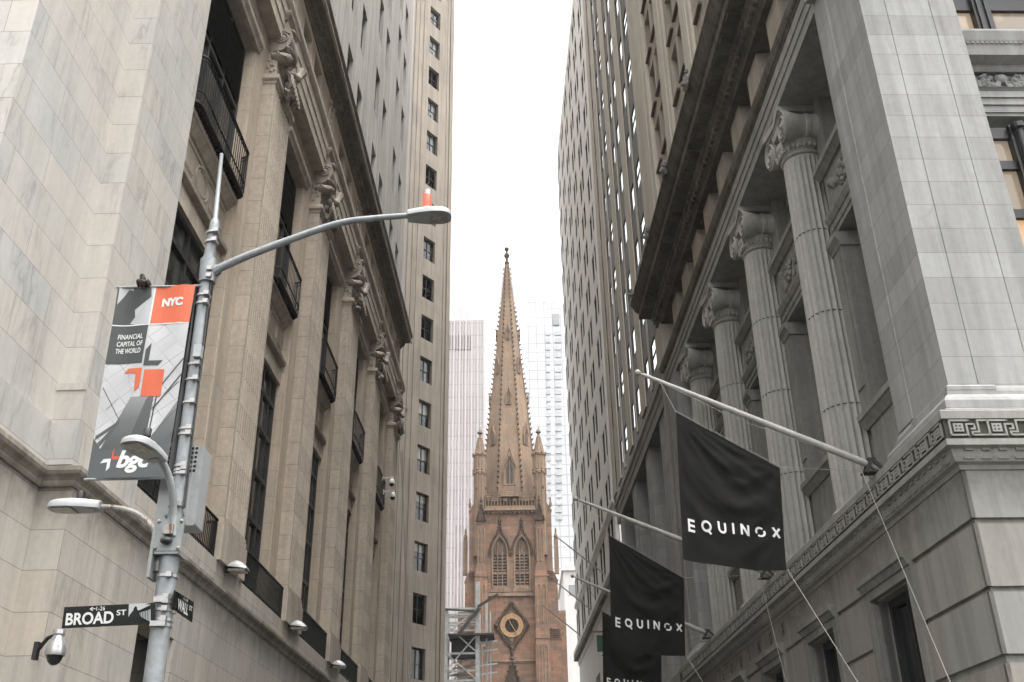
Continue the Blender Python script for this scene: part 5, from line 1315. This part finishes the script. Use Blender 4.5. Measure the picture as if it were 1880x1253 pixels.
for z,h,p in ((32.55,.22,.22),(32.8,.2,.12),(24.2,.22,.24),(24.0,.2,.12),(44.0,.16,.18),(44.15,.3,.42),(17,.3,.3)):
    st.box(CX-HB-p,CX+HB+p,YF-p-.1,YF+.3,z,z+h)
for i in range(13): st.ball((CX-3.6+.6*i,YF-.28,43.88),(.16,.16,.14),6,5,.4,i)
ch.part('string_course', st, M['brown_trim'])
# openwork parapet
pp = MB(); zt = 44.45
pp.box(CX-3.4,CX+3.4,YF-.35,YF-.1,zt,zt+.22)
xs_ = [CX-3.4+6.8*i/16 for i in range(17)]
for i in range(16):
    top = zt+2.25 if i in (7,8) else (zt+1.9 if (i//2)%3 == 2 or i in (0,1,14,15) else zt+1.35)
    pp.box(xs_[i]-.055,xs_[i]+.055,YF-.33,YF-.12,zt+.2,top); pp.box(xs_[i],xs_[i+1],YF-.36,YF-.08,top-.3,top)
    pp.box(xs_[i]+.05,xs_[i+1]-.05,YF-.30,YF-.15,zt+.2,zt+.4)
    pp.box(xs_[i]-.03,xs_[i+1]+.03,YF-.42,YF-.05,top,top+.10)
ch.part('parapet', pp, M['brown_pale']); ch.part('parapet_shade_back', MB().box(CX-3.4,CX+3.4,YF+.25,YF+.4,44.4,45.75), M['brown_dark'])  # dark wall added behind the parapet so its openings look shaded
# corner turrets with spirelets
def turret(cx, cy, z0):
    m = MB(); n = 8
    m.lathe([(.86,z0),(.86,49.4),(.98,49.5),(1.0,49.9),(.92,50.0),(.92,52.1),(1.05,52.25),(1.05,52.55),(.74,52.7),(.30,55.0),(.14,55.45),(.12,55.6)], n, cx, cy)
    for i in range(n):
        a = 2*PI*(i+.5)/n
        for zz in (49.75,50.15): m.ball((cx+.95*math.cos(a),cy+.95*math.sin(a),zz),(.16,.16,.18),6,5,.4,i)
        m.ball((cx+1.02*math.cos(a),cy+1.02*math.sin(a),52.5),(.15,.15,.2),6,5,.4,i)
        m.box(cx+.86*math.cos(a)-.08,cx+.86*math.cos(a)+.08,cy+.86*math.sin(a)-.08,cy+.86*math.sin(a)+.08,z0,52.3)
        for k in range(7):
            zz = 52.95+k*.34; rr = .74-(zz-52.7)/2.3*.46; m.ball((cx+(rr+.05)*math.cos(a),cy+(rr+.05)*math.sin(a),zz),(.075,.075,.09),5,4)
    m.ball((cx,cy,55.55),(.2,.2,.14),8,6); m.lathe([(.36,55.75),(.42,55.85),(.36,55.98),(.2,56.05),(.1,56.3),(.02,56.75)],8,cx,cy); m.ball((cx,cy,56.1),(.3,.3,.13),8,6)
    return m
for sx in (-1,1):
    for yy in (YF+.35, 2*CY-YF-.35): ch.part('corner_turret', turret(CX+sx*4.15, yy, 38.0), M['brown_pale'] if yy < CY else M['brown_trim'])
# buttresses
def setoff(m, x0,x1,y0,y1,z,dx0=0,dx1=0,dy=0,n=4,h=1.2):              # sloping stepped weathering
    for i in range(n):
        t = i/n; m.box(x0-dx0*(1-t)-.06,x1+dx1*(1-t)+.06,y0-dy*(1-t)-.06,y1,z+h*t,z+h*t+.10); m.box(x0-dx0*(1-t),x1+dx1*(1-t),y0-dy*(1-t),y1,z+h*t+.1,z+h*(t+1/n))
for sx in (-1,1):
    X = CX+sx*3.95
    f = MB()                                                        # forward buttress
    f.box(X-.55,X+.55,YF-.75,YF+.2,36.4,42.2); setoff(f, X-.55,X+.55,YF-.75,YF+.2,42.2,0,0,0,3,.9)
    setoff(f, X-.62,X+.62,YF-.9,YF+.2,34.9,.22,.22,.35,5,1.5)
    f.box(X-.85,X+.85,YF-1.25,YF+.2,28.2,34.9); setoff(f, X-.85,X+.85,YF-1.3,YF+.2,26.8,.06,.06,.3,5,1.4); f.box(X-.92,X+.92,YF-1.6,YF+.2,0,26.8)
    ch.part('buttress', f, M['brown'])
    pn_ = MB()
    for (a,c,z0_,z1_,yy) in ((X-.25,.36,37,41.6,YF-.76),(X+.25,.36,37,41.6,YF-.76),(X-.38,.46,28.8,33.9,YF-1.26),(X+.38,.46,28.8,33.9,YF-1.26),(X-.38,.46,20,26.0,YF-1.61),(X+.38,.46,20,26.0,YF-1.61)):
        pn_.tube([(p,yy-.02,q) for p,q in gothic(a,c,z0_,z1_-.6,z1_,4)], .07, 5); pn_.box(a-c/2-.05,a-c/2+.04,yy-.07,yy,z0_,z1_-.6); pn_.box(a+c/2-.04,a+c/2+.05,yy-.07,yy,z0_,z1_-.6)
    ch.part('blind_panel', pn_, M['brown_pale'])
    pin = MB(); R = random.Random(sx+5)                              # gabled pinnacle on the buttress
    pin.prism_y([(X-.6,42.6),(X,45.2),(X+.6,42.6)], YF-.95, YF-.55)
    for i in range(26): t = R.random(); s_ = R.choice((-1,1)); pin.ball((X+s_*.62*(1-t),YF-.95,42.7+2.5*t),(.13,.13,.14),6,5,.5,i)
    pin.ball((X,YF-.9,45.4),(.22,.2,.2),7,6); pin.ball((X,YF-.9,45.75),(.13,.13,.34),7,6)
    for dx in (-.62,.62): pin.ball((X+dx,YF-.9,42.7),(.15,.15,.26),7,6); pin.ball((X+dx,YF-.9,47.2),(.12,.12,.26),7,6)
    ch.part('pinnacle', pin, M['brown_dark'], smooth=True)
    s = MB(); XO = CX+sx*HB                                         # sideways buttress
    lo = lambda a,b_: (min(a,b_),max(a,b_))
    for w_,z0_,z1_ in ((1.35,34.6,44.3),(1.9,27.0,34.6),(2.15,0,27.0)):
        x0,x1 = lo(XO,XO+sx*w_); s.box(x0,x1,YF+.25,YF+1.55,z0_,z1_)
    for w0,w1,z in ((.5,1.35,44.3),(1.35,1.9,34.6),(1.9,2.15,27.0)):
        for i in range(5): t = i/5; wq = w1+(w0-w1)*t; x0,x1 = lo(XO,XO+sx*(wq+.08)); s.box(x0,x1,YF+.2,YF+1.6,z+.26*i,z+.26*i+.12); x0,x1 = lo(XO,XO+sx*wq); s.box(x0,x1,YF+.25,YF+1.55,z+.26*i+.12,z+.26*(i+1))
    ch.part('side_buttress', s, M['brown'])
    q = MB().ball((XO+sx*1.3,YF+.3,45.2),(.2,.2,.5),7,6).ball((XO+sx*1.3,YF+.3,45.9),(.12,.12,.3),7,6).box(min(XO,XO+sx*2.9),max(XO,XO+sx*2.9),YF+1.8,YF+3.0,0,31); ch.part('aisle_buttress', q, M['brown'])
    ch.part('pinnacle', MB().box(XO+sx*1.95-.3,XO+sx*1.95+.3,YF+1.9,YF+2.5,36,40.8).ball((XO+sx*1.95,YF+2.2,41.2),(.3,.3,.5),7,6).ball((XO+sx*1.95,YF+2.2,42),(.15,.15,.5),7,6), M['brown_trim'])
# octagonal spire
spm = MB(); rot = PI/8
def octp(z): return 3.95*(89.0-z)/(89.0-47.2)
zs = [45.5]+[47.2+i*(86.0-47.2)/24 for i in range(25)]
vs = []; fs = []
for z in zs:
    Ra = (octp(z) if z > 47.2 else 3.95)/math.cos(PI/8)
    vs += [(CX+Ra*math.cos(rot+k*PI/4),CY+Ra*math.sin(rot+k*PI/4),z) for k in range(8)]
for i in range(len(zs)-1):
    for k in range(8): l=(k+1)%8; fs.append((i*8+k,i*8+l,(i+1)*8+l,(i+1)*8+k))
spm.add(vs, fs); spire = ch.part('spire', spm, M['brown_pale'])
rb = MB()
for k in range(8): a = rot+k*PI/4; rb.tube([(CX+(octp(z)/math.cos(PI/8))*math.cos(a),CY+(octp(z)/math.cos(PI/8))*math.sin(a),z) for z in (47.2,60,73,86.2)], [.13,.12,.10,.08], 6)
ch.part('spire_rib', rb, M['brown_pale'], spire)
ck = MB()
for k in range(8):
    a = rot+k*PI/4; z = 47.6
    while z < 85.6:
        Ra = octp(z)/math.cos(PI/8)+.14; s_ = .13+.04*(1-(z-47)/39); ck.ball((CX+(Ra+.06)*math.cos(a),CY+(Ra+.06)*math.sin(a),z),(s_,s_,s_*.62),6,5,.5,z); ck.ball((CX+(Ra+.19)*math.cos(a),CY+(Ra+.19)*math.sin(a),z+.13),(s_*.55,s_*.55,s_*.6),5,4); z += .82
ch.part('crockets', ck, M['brown_dark'], spire, smooth=True)
fin = MB().lathe([(.30,86.0),(.34,86.4),(.42,86.5),(.30,86.65),(.22,86.9),(.20,87.3),(.32,87.5),(.42,87.75),(.42,88.0),(.28,88.25),(.16,88.4),(.15,88.7),(.30,88.85),(.38,89.1),(.32,89.3),(.05,89.35)],10,CX,CY)
for i in range(10): a=2*PI*i/10; fin.ball((CX+.38*math.cos(a),CY+.38*math.sin(a),87.85),(.09,.09,.16),6,5)
ch.part('finial', fin, M['brown_dark'], spire, smooth=True)
M['pale_cross'] = plain('pale metal cross', (.7,.7,.7,1), .4, .5)
ch.part('cross', MB().box(CX-.05,CX+.05,CY-.05,CY+.05,89.3,91.0).box(CX-.4,CX+.4,CY-.05,CY+.05,90.2,90.32), M['pale_cross'], spire)
def lucarne(face, z, w, h, deep):
    """gabled dormer on one face of the spire"""
    a = face*PI/4 - PI/2; d = octp(z); m = MB(); dk_ = MB(); tr = MB()
    nx,ny = math.cos(a),math.sin(a); tx,ty = -ny,nx
    P = lambda s,o,zz: (CX+nx*(d+o)+tx*s, CY+ny*(d+o)+ty*s, zz)
    for sg in (-1,1):
        m.extrude([(sg*w/2-.10*(sg<0)*0,z),(sg*w/2,z+h*.5),(sg*(w/2-.16),z+h*.5),(sg*(w/2-.16),z)], lambda p,q:P(p,deep,q), lambda p,q:P(p,-deep*1.5,q))
        tr.tube([P(sg*(w/2+.06),deep+.02,z+h*.45),P(0,deep+.04,z+h)], .075, 5)
    m.extrude([(-w/2,z+h*.5),(0,z+h*.97),(w/2,z+h*.5),(w/2-.16,z+h*.5),(0,z+h*.78),(-(w/2-.16),z+h*.5)], lambda p,q:P(p,deep,q), lambda p,q:P(p,-deep*1.5,q))
    m.box
    q_ = (w/2-.16)*.62; dk_.extrude([(-q_,z+h*.06),(-q_,z+h*.45),(0,z+h*.66),(q_,z+h*.45),(q_,z+h*.06)], lambda p,q:P(p,deep*.62,q), lambda p,q:P(p,-deep*1.2,q))
    m.extrude([(-(w/2-.16),z),(-(w/2-.16),z+h*.5),(0,z+h*.78),(w/2-.16,z+h*.5),(w/2-.16,z)], lambda p,q:P(p,deep*.5,q), lambda p,q:P(p,-deep*1.2,q))
    tr.tube([P(0,deep*.7,z),P(0,deep*.7,z+h*.72)], .06, 5); tr.ball(P(0,deep+.05,z+h*1.06),(.12,.12,.2),6,5)
    for i in range(6):
        for sg in (-1,1): tr.ball(P(sg*w/2*(1-i/6),deep+.05,z+h*(.5+.08*i)+.05),(.09,.09,.10),5,4,.5,i)
    o = ch.part('dormer', m, M['brown_trim'], spire); return m, dk_, tr
dkall = MB(); trall = MB()
for face in (0,2,4,6):
    for z,w,h,dp in ((47.9,1.7,5.6,.5),(60.8,.8,2.7,.22),(72.0,.58,2.4,.18)):
        m,d_,t_ = lucarne(face,z,w,h,dp); dkall.v  # keep order
        dkall.add(d_.v,d_.f); trall.add(t_.v,t_.f)
for face in (1,3,5,7):
    for z,w,h,dp in ((54.6,.9,3.0,.22),(66.3,.7,2.8,.2)):
        m,d_,t_ = lucarne(face,z,w,h,dp); dkall.add(d_.v,d_.f); trall.add(t_.v,t_.f)
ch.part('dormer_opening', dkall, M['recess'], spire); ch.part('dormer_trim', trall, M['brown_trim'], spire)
bs = MB()
for i in range(5): bs.box(CX-1.25+.07*i,CX+1.25-.07*i,CY-4.9+.16*i,CY-3.4,46.1+.36*i,46.1+.36*(i+1)-.12)
ch.part('spire_plinth', bs, M['brown_pale'], spire)
# clock
cz = 28.75; k = MB(); yq = YF-.14
dia = lambda sx_,sz_: [(CX-sx_,cz),(CX,cz+sz_),(CX+sx_,cz),(CX,cz-sz_)]
for s_,r_ in ((1,.14),(.86,.07),(.74,.05)):
    d = dia(2.05*s_,2.9*s_); 
    for i in range(4): a,b_ = d[i],d[(i+1)%4]; k.tube([(a[0],yq-.03,a[1]),(b_[0],yq-.03,b_[1])], r_, 6)
d = dia(2.05,2.9)
for i in range(4):
    a,b_ = d[i],d[(i+1)%4]
    for j in range(11): t = j/11; k.ball((a[0]+(b_[0]-a[0])*t+(.10 if (a[0]+b_[0])/2>CX else -.10),yq-.06,a[1]+(b_[1]-a[1])*t+(.1 if (a[1]+b_[1])/2>cz else -.1)),(.17,.12,.18),6,5,.4,j)
for a in d: k.ball((a[0],yq-.1,a[1]),(.26,.2,.3),8,6,.3,1)
k.ball((CX,yq-.1,cz-3.4),(.2,.2,.5),8,6); k.ball((CX,yq-.1,cz-4.2),(.34,.25,.2),8,6,.3,4); k.ball((CX,yq-.1,cz-4.7),(.22,.2,.3),8,6)
clock = ch.part('clock', k, M['brown_dark'], smooth=True)
def ring(m, r0, r1, y0, y1, n=40):
    vs=[];fs=[]
    for i in range(n):
        a=2*PI*i/n; c,s_=math.cos(a),math.sin(a); vs += [(CX+r0*c,y0,cz+r0*s_),(CX+r1*c,y0,cz+r1*s_),(CX+r1*c,y1,cz+r1*s_),(CX+r0*c,y1,cz+r0*s_)]
    for i in range(n):
        j=(i+1)%n
        for q in range(4): r=(q+1)%4; fs.append((i*4+q,i*4+r,j*4+r,j*4+q))
    m.add(vs,fs); return m
ch.part('clock_field', MB().extrude(dia(1.95,2.75), lambda p,q:(p,yq,q), lambda p,q:(p,yq+.1,q)), M['brown_trim'], clock)
ch.part('clock_face', ring(MB(), .86,1.42,yq-.10,yq+.02), M['clockface'], clock)
hr = MB(); ring(hr,1.40,1.47,yq-.14,yq)
for i in range(12): a=2*PI*i/12; hr.bar((CX+1.0*math.cos(a),yq-.12,cz+1.0*math.sin(a)),(CX+1.33*math.cos(a),yq-.12,cz+1.33*math.sin(a)),.07,.04)
a0 = math.radians(118); hr.bar((CX-.1*math.cos(a0),yq-.2,cz-.1*math.sin(a0)),(CX+1.3*math.cos(a0),yq-.2,cz+1.3*math.sin(a0)),.10,.05); a1_ = math.radians(-58); hr.bar((CX,yq-.22,cz),(CX+1.25*math.cos(a1_),yq-.22,cz+1.25*math.sin(a1_)),.12,.05)
M['gold_ring'] = M['gold']; ch.part('clock_hands', hr, M['gold'], clock)
ro = ring(MB(), .80,.90,yq-.12,yq)
for i in range(6): a = PI*i/3+.5; ring_c = [(CX+.5*math.cos(a)+.2*math.cos(t*PI/6),yq-.06,cz+.5*math.sin(a)+.2*math.sin(t*PI/6)) for t in range(13)]; ro.tube(ring_c,.055,5)
ro.ball((CX,yq-.06,cz),(.18,.08,.18),8,6); ch.part('clock_tracery', ro, M['brown_dark'], clock)
ch.part('clock_hole', MB().lathe([(.84,0),(.84,.02)],30).mapped(lambda x,y,z:(CX+x,yq-.012-z,cz+y)), M['hole'], clock)
# gabled hood at the bottom of the frame
gb = MB()
for s_ in (-1,1):
    gb.tube([(CX+s_*(24.6-z)*.0+s_*w_,YF-.35,z) for z,w_ in ((24.2,.1),(22.6,.55),(21,1.15),(19,1.7),(16,2.4))], .14, 6)
    for z,w_ in ((23.6,.32),(23.0,.5),(22.3,.72),(21.6,.98),(20.9,1.25),(20.2,1.45),(19.5,1.62)): gb.ball((CX+s_*w_,YF-.38,z),(.2,.16,.2),6,5,.5,z)
gb.prism_y([(CX,24.0),(CX+2.2,16.2),(CX-2.2,16.2)], YF-.32, YF-.1)
ch.part('gable', gb, M['brown_dark'])
ch.part('nave', MB().box(CX-9,CX+9,CY+4,CY+45,0,18), M['brown'])

# ================================================================ FAR TOWERS
def curtain(name, base, pane, line, w, h, lw):
    k = N(name); tc = k.n('ShaderNodeTexCoord'); ob = tc.outputs['Object']; sx = k.n('ShaderNodeSeparateXYZ'); k.l(ob, sx.inputs[0]); cb = k.n('ShaderNodeCombineXYZ')
    a = k.math('ADD', sx.outputs[0], sx.outputs[1]); k.l(a, cb.inputs[0]); k.l(sx.outputs[2], cb.inputs[1])
    br = k.n('ShaderNodeTexBrick', offset=0); k.l(cb.outputs[0], br.inputs[0]); br.inputs['Scale'].default_value = 1; br.inputs['Brick Width'].default_value = w; br.inputs['Row Height'].default_value = h; br.inputs['Mortar Size'].default_value = lw
    br.inputs['Color1'].default_value = pane; br.inputs['Color2'].default_value = base; br.inputs['Mortar'].default_value = line
    n = k.noise(ob, .06, 4, .6); c = k.mix(.25, br.outputs[0], k.ramp(n, [(.4,g1(.55)),(.6,g1(1.1))]), 'MULTIPLY')
    k.l(c, k.b.inputs['Base Color']); k.b.inputs['Roughness'].default_value = .25; k.b.inputs['Metallic'].default_value = .15
    return k.m
M['gt1'] = curtain('pale curtain wall', (.72,.725,.725,1), (.66,.665,.67,1), (.50,.50,.505,1), 9.2, 4.5, .2)
M['gt2'] = curtain('white gridded curtain wall', (.60,.605,.605,1), (.54,.545,.55,1), (.36,.365,.37,1), 3.0, 3.6, .22)
M['fin'] = plain('pinkish metal fin', (.46,.39,.38,1), .5, .2, .1, 1, 0)
M['louver'] = plain('grey plant louvre', (.26,.265,.27,1), .6, 0, .1, 1, 0)
M['office'] = glass('pale office windows', (.38,.385,.39,1), rough=.3, bands=((.50,.50,.505,1),(.16,.16,.3),.5), metal=0)
Y1 = 300
g = Thing('finned_glass_tower', 'very pale glass office tower with thin pinkish vertical fins behind the church', 'building', (-16,Y1,0), 0)
xa = at_depth(800,575,Y1).x; xb = at_depth(889,575,Y1).x; xc = at_depth(906,590,Y1).x; zt_ = at_depth(850,588,Y1).z; ztop = at_depth(850,566,Y1).z
g.part('curtain_wall', MB().box(xa,xb,Y1,Y1+40,0,zt_).box(xb,xc,Y1+3,Y1+40,0,zt_-2), M['gt1'])
fn = MB(); i = 0; x = xa+.5
while x < xb: wq = .5 if i%2 == 0 else .26; fn.box(x-wq/2,x+wq/2,Y1-1.2,Y1,20,ztop if i%2==0 else ztop-1); x += (at_depth(838,600,Y1).x-at_depth(832.6,600,Y1).x); i += 1
g.part('fin', fn, M['fin'])
g.part('plant_screen', MB().box(at_depth(820,620,Y1).x,at_depth(864,620,Y1).x,Y1-.6,Y1-.1,at_depth(840,643,Y1).z,at_depth(840,618,Y1).z), M['louver'])
g.part('lower_window', MB().box(at_depth(836,980,Y1).x,at_depth(870,980,Y1).x,Y1-.5,Y1-.1,40,at_depth(850,965,Y1).z), M['office'])
Y2 = 330
g = Thing('white_glass_tower', 'almost white gridded glass tower between the church spire and the pale stone tower', 'building', (12,Y2,0), 0)
x0 = at_depth(962,560,Y2).x; x1 = at_depth(1075,560,Y2).x; zt_ = at_depth(1000,556,Y2).z
g.part('curtain_wall', MB().box(x0,x1,Y2,Y2+40,0,zt_), M['gt2'])
g.part('plant_screen', MB().box(at_depth(1015,590,Y2).x,at_depth(1027,590,Y2).x,Y2-.6,Y2-.1,at_depth(1020,598,Y2).z,at_depth(1020,578,Y2).z), M['louver'])
ow = MB()
for k_ in range(26):
    y = 610+k_*13.5; z = at_depth(1000,y,Y2).z
    for xx0,xx1 in ((1002,1010),(1018,1030)): 
        a = at_depth(xx0+(y-610)*-.0+ (y-600)*.006,y,Y2).x; b_ = at_depth(xx1+(y-600)*.006,y,Y2).x; ow.box(a,b_,Y2-.4,Y2-.1,z-1.5,z+.2)
g.part('office_window', ow, M['office'])
rl = MB(); zt0 = zt_
for xa_,xb_ in ((968,987),(995,1006),(1013,1025)): a=at_depth(xa_,556,Y2).x; b_=at_depth(xb_,556,Y2).x; rl.box(a,b_,Y2+2,Y2+2.3,zt0+1.2,zt0+1.6); rl.box(a,a+.3,Y2+2,Y2+2.3,zt0-.5,zt0+1.4)
g.part('roof_rail', rl, M['louver'])
Y3 = 160
M['paleblock'] = stone('pale rendered wall', (.70,.69,.68,1), (.62,.61,.60,1), None, streak=.15, blotch=.08)
g = Thing('pale_side_building', 'low pale rendered building between the church and the stone tower', 'building', (9,Y3,0), 0)
x0 = at_depth(1034,1040,Y3).x; z1_ = at_depth(1045,1030,Y3).z
g.part('wall', MB().box(x0,x0+14,Y3,Y3+20,0,z1_-1.2).box(x0+.7,x0+13,Y3+.6,Y3+20,z1_-1.2,z1_), M['paleblock'])
g.part('cornice', MB().box(x0-.3,x0+14.2,Y3-.3,Y3+20,z1_-1.6,z1_-1.2), M['paleblock'])
a = at_depth(1044,1077,Y3); g.part('window', MB().box(a.x,a.x+1.1,Y3-.05,Y3+.1,a.z-1.4,a.z+.2), M['louver'])

# ================================================================ SCAFFOLD HOIST
SY = 100
sc = Thing('scaffold_hoist', 'grey steel scaffold hoist tower in front of the church at the bottom edge', 'scaffold', (-4.5,SY,0), 0)
q = lambda x,y,dy=0: at_depth(x,y,SY+dy)
xl, xr = q(819,1200).x, q(877,1200).x; zt_ = q(850,1118).z
f = MB()
for x,w_ in ((xl,.32),(xr,.40)): 
    for dy in (0,2.6): f.box(x-w_/2,x+w_/2,SY+dy-w_/2,SY+dy+w_/2,0,zt_+(2.6 if x == xr and dy == 0 else 0))
f.box(xr+.7,xr+.95,SY+1.2,SY+1.5,0,zt_+.9); f.box(xr+1.1,xr+1.25,SY+2.2,SY+2.4,0,zt_+.2)
ys = [1118,1133,1148,1165,1200,1232,1250]
for y in ys: z = q(850,y).z; f.box(xl,xr,SY-.10,SY+.10,z-.09,z+.09); f.box(xl,xr,SY+2.5,SY+2.7,z-.07,z+.07); f.box(xr-.08,xr+.08,SY,SY+2.6,z-.08,z+.08); f.box(xl-.08,xl+.08,SY,SY+2.6,z-.08,z+.08)
for y0,y1,s in ((1148,1200,1),(1200,1250,1),(1118,1165,-1),(1165,1232,-1)):
    z0_,z1_ = q(850,y0).z,q(850,y1).z; f.bar((xl if s>0 else xr,SY-.12,z0_),(xr if s>0 else xl,SY-.12,z1_),.12); f.bar((xl,SY+2.6,z1_),(xr,SY+2.6,z0_),.10)
for y in (1180,1196,1222,1238): a=q(895,y); f.bar((xr+.2,SY+.3,a.z),(xr+1.9,SY+.3,a.z+.2),.16)
sc.part('frame', f, M['steel'])
d = MB(); z = q(850,1166).z; d.box(xl+.2,xr+1.6,SY-.6,SY+3.0,z-.12,z+.04); d.box(xl+.4,xr-.2,SY+1.6,SY+2.4,z-1.9,z-.1); d.bar((xl+1.2,SY-.3,q(850,1165).z),(xr+.2,SY-.3,q(850,1118).z),.28); d.bar((xr,SY-.3,q(850,1116).z),(xr+2.0,SY-.3,q(895,1093).z),.22); d.bar((xl-.6,SY-.2,q(820,1119).z),(xr,SY-.2,q(880,1124).z),.16)
sc.part('deck', d, M['steeldark'])
s = MB()
for i in range(9): zz = q(850,1186+i*11).z; s.bar((xl+.5,SY+2.2,zz-.1),(xr-.1,SY+2.2,zz+.35),.55,.06)
sc.part('sheeting', s, M['sheet'])

# ================================================================ HAZE
hz = bpy.data.materials.new('street haze'); hz.use_nodes = True; ht = hz.node_tree; ht.nodes.clear()
ho = ht.nodes.new('ShaderNodeOutputMaterial'); hv = ht.nodes.new('ShaderNodeVolumePrincipled'); ht.links.new(hv.outputs[0], ho.inputs['Volume'])
hv.inputs['Color'].default_value = (.93,.95,.97,1); hv.inputs['Density'].default_value = .00026; hv.inputs['Anisotropy'].default_value = .2
ho_ = bpy.data.objects.new('haze', MB().box(-505,505,-305,705,-1.2,215).mesh('haze', hz)); C.objects.link(ho_); ho_['kind'] = 'stuff'
# ================================================================ SKY, SUN, CAMERA
w = bpy.data.worlds.new('World'); scene.world = w; w.use_nodes = True; nt = w.node_tree; nt.nodes.clear()
SUN_EL, SUN_AZ = math.radians(75), math.radians(125)               # azimuth measured clockwise from the street axis
sky = nt.nodes.new('ShaderNodeTexSky'); sky.sky_type = 'NISHITA'; sky.sun_disc = False; sky.sun_elevation = SUN_EL; sky.sun_rotation = SUN_AZ
sky.air_density = 1.0; sky.dust_density = 6.0; sky.ozone_density = 1.0; sky.altitude = 0
hs = nt.nodes.new('ShaderNodeHueSaturation'); hs.inputs['Saturation'].default_value = .06
bg = nt.nodes.new('ShaderNodeBackground'); bg.inputs['Strength'].default_value = .15; wo = nt.nodes.new('ShaderNodeOutputWorld')
nt.links.new(sky.outputs[0], hs.inputs['Color']); nt.links.new(hs.outputs[0], bg.inputs[0]); nt.links.new(bg.outputs[0], wo.inputs[0])
sd = bpy.data.lights.new('sun','SUN'); sd.energy = .5; sd.angle = math.radians(35); sd.color = (1,.96,.90)
so = bpy.data.objects.new('sun', sd); C.objects.link(so); so.location = (0,0,120)
dirv = Vector((math.sin(SUN_AZ)*math.cos(SUN_EL), math.cos(SUN_AZ)*math.cos(SUN_EL), math.sin(SUN_EL)))
so.rotation_euler = (-dirv).to_track_quat('-Z','Y').to_euler()
cd = bpy.data.cameras.new('camera'); cam = bpy.data.objects.new('camera', cd); C.objects.link(cam); scene.camera = cam
cd.sensor_fit = 'HORIZONTAL'; cd.sensor_width = 36; cd.lens = FPX/1880*36; cd.clip_start = .1; cd.clip_end = 3000
mt = Matrix((CAM_R, CAM_U, -_fw)).transposed().to_4x4(); mt.translation = (0,0,CAMZ); cam.matrix_world = mt
scene.view_settings.view_transform = 'Standard'; scene.view_settings.look = 'None'; scene.view_settings.gamma = 1; scene.view_settings.use_curve_mapping = False
scene.view_settings.exposure = 2.0
scene.cycles.max_bounces = 8; scene.cycles.diffuse_bounces = 5; scene.cycles.glossy_bounces = 4; scene.cycles.caustics_reflective = False
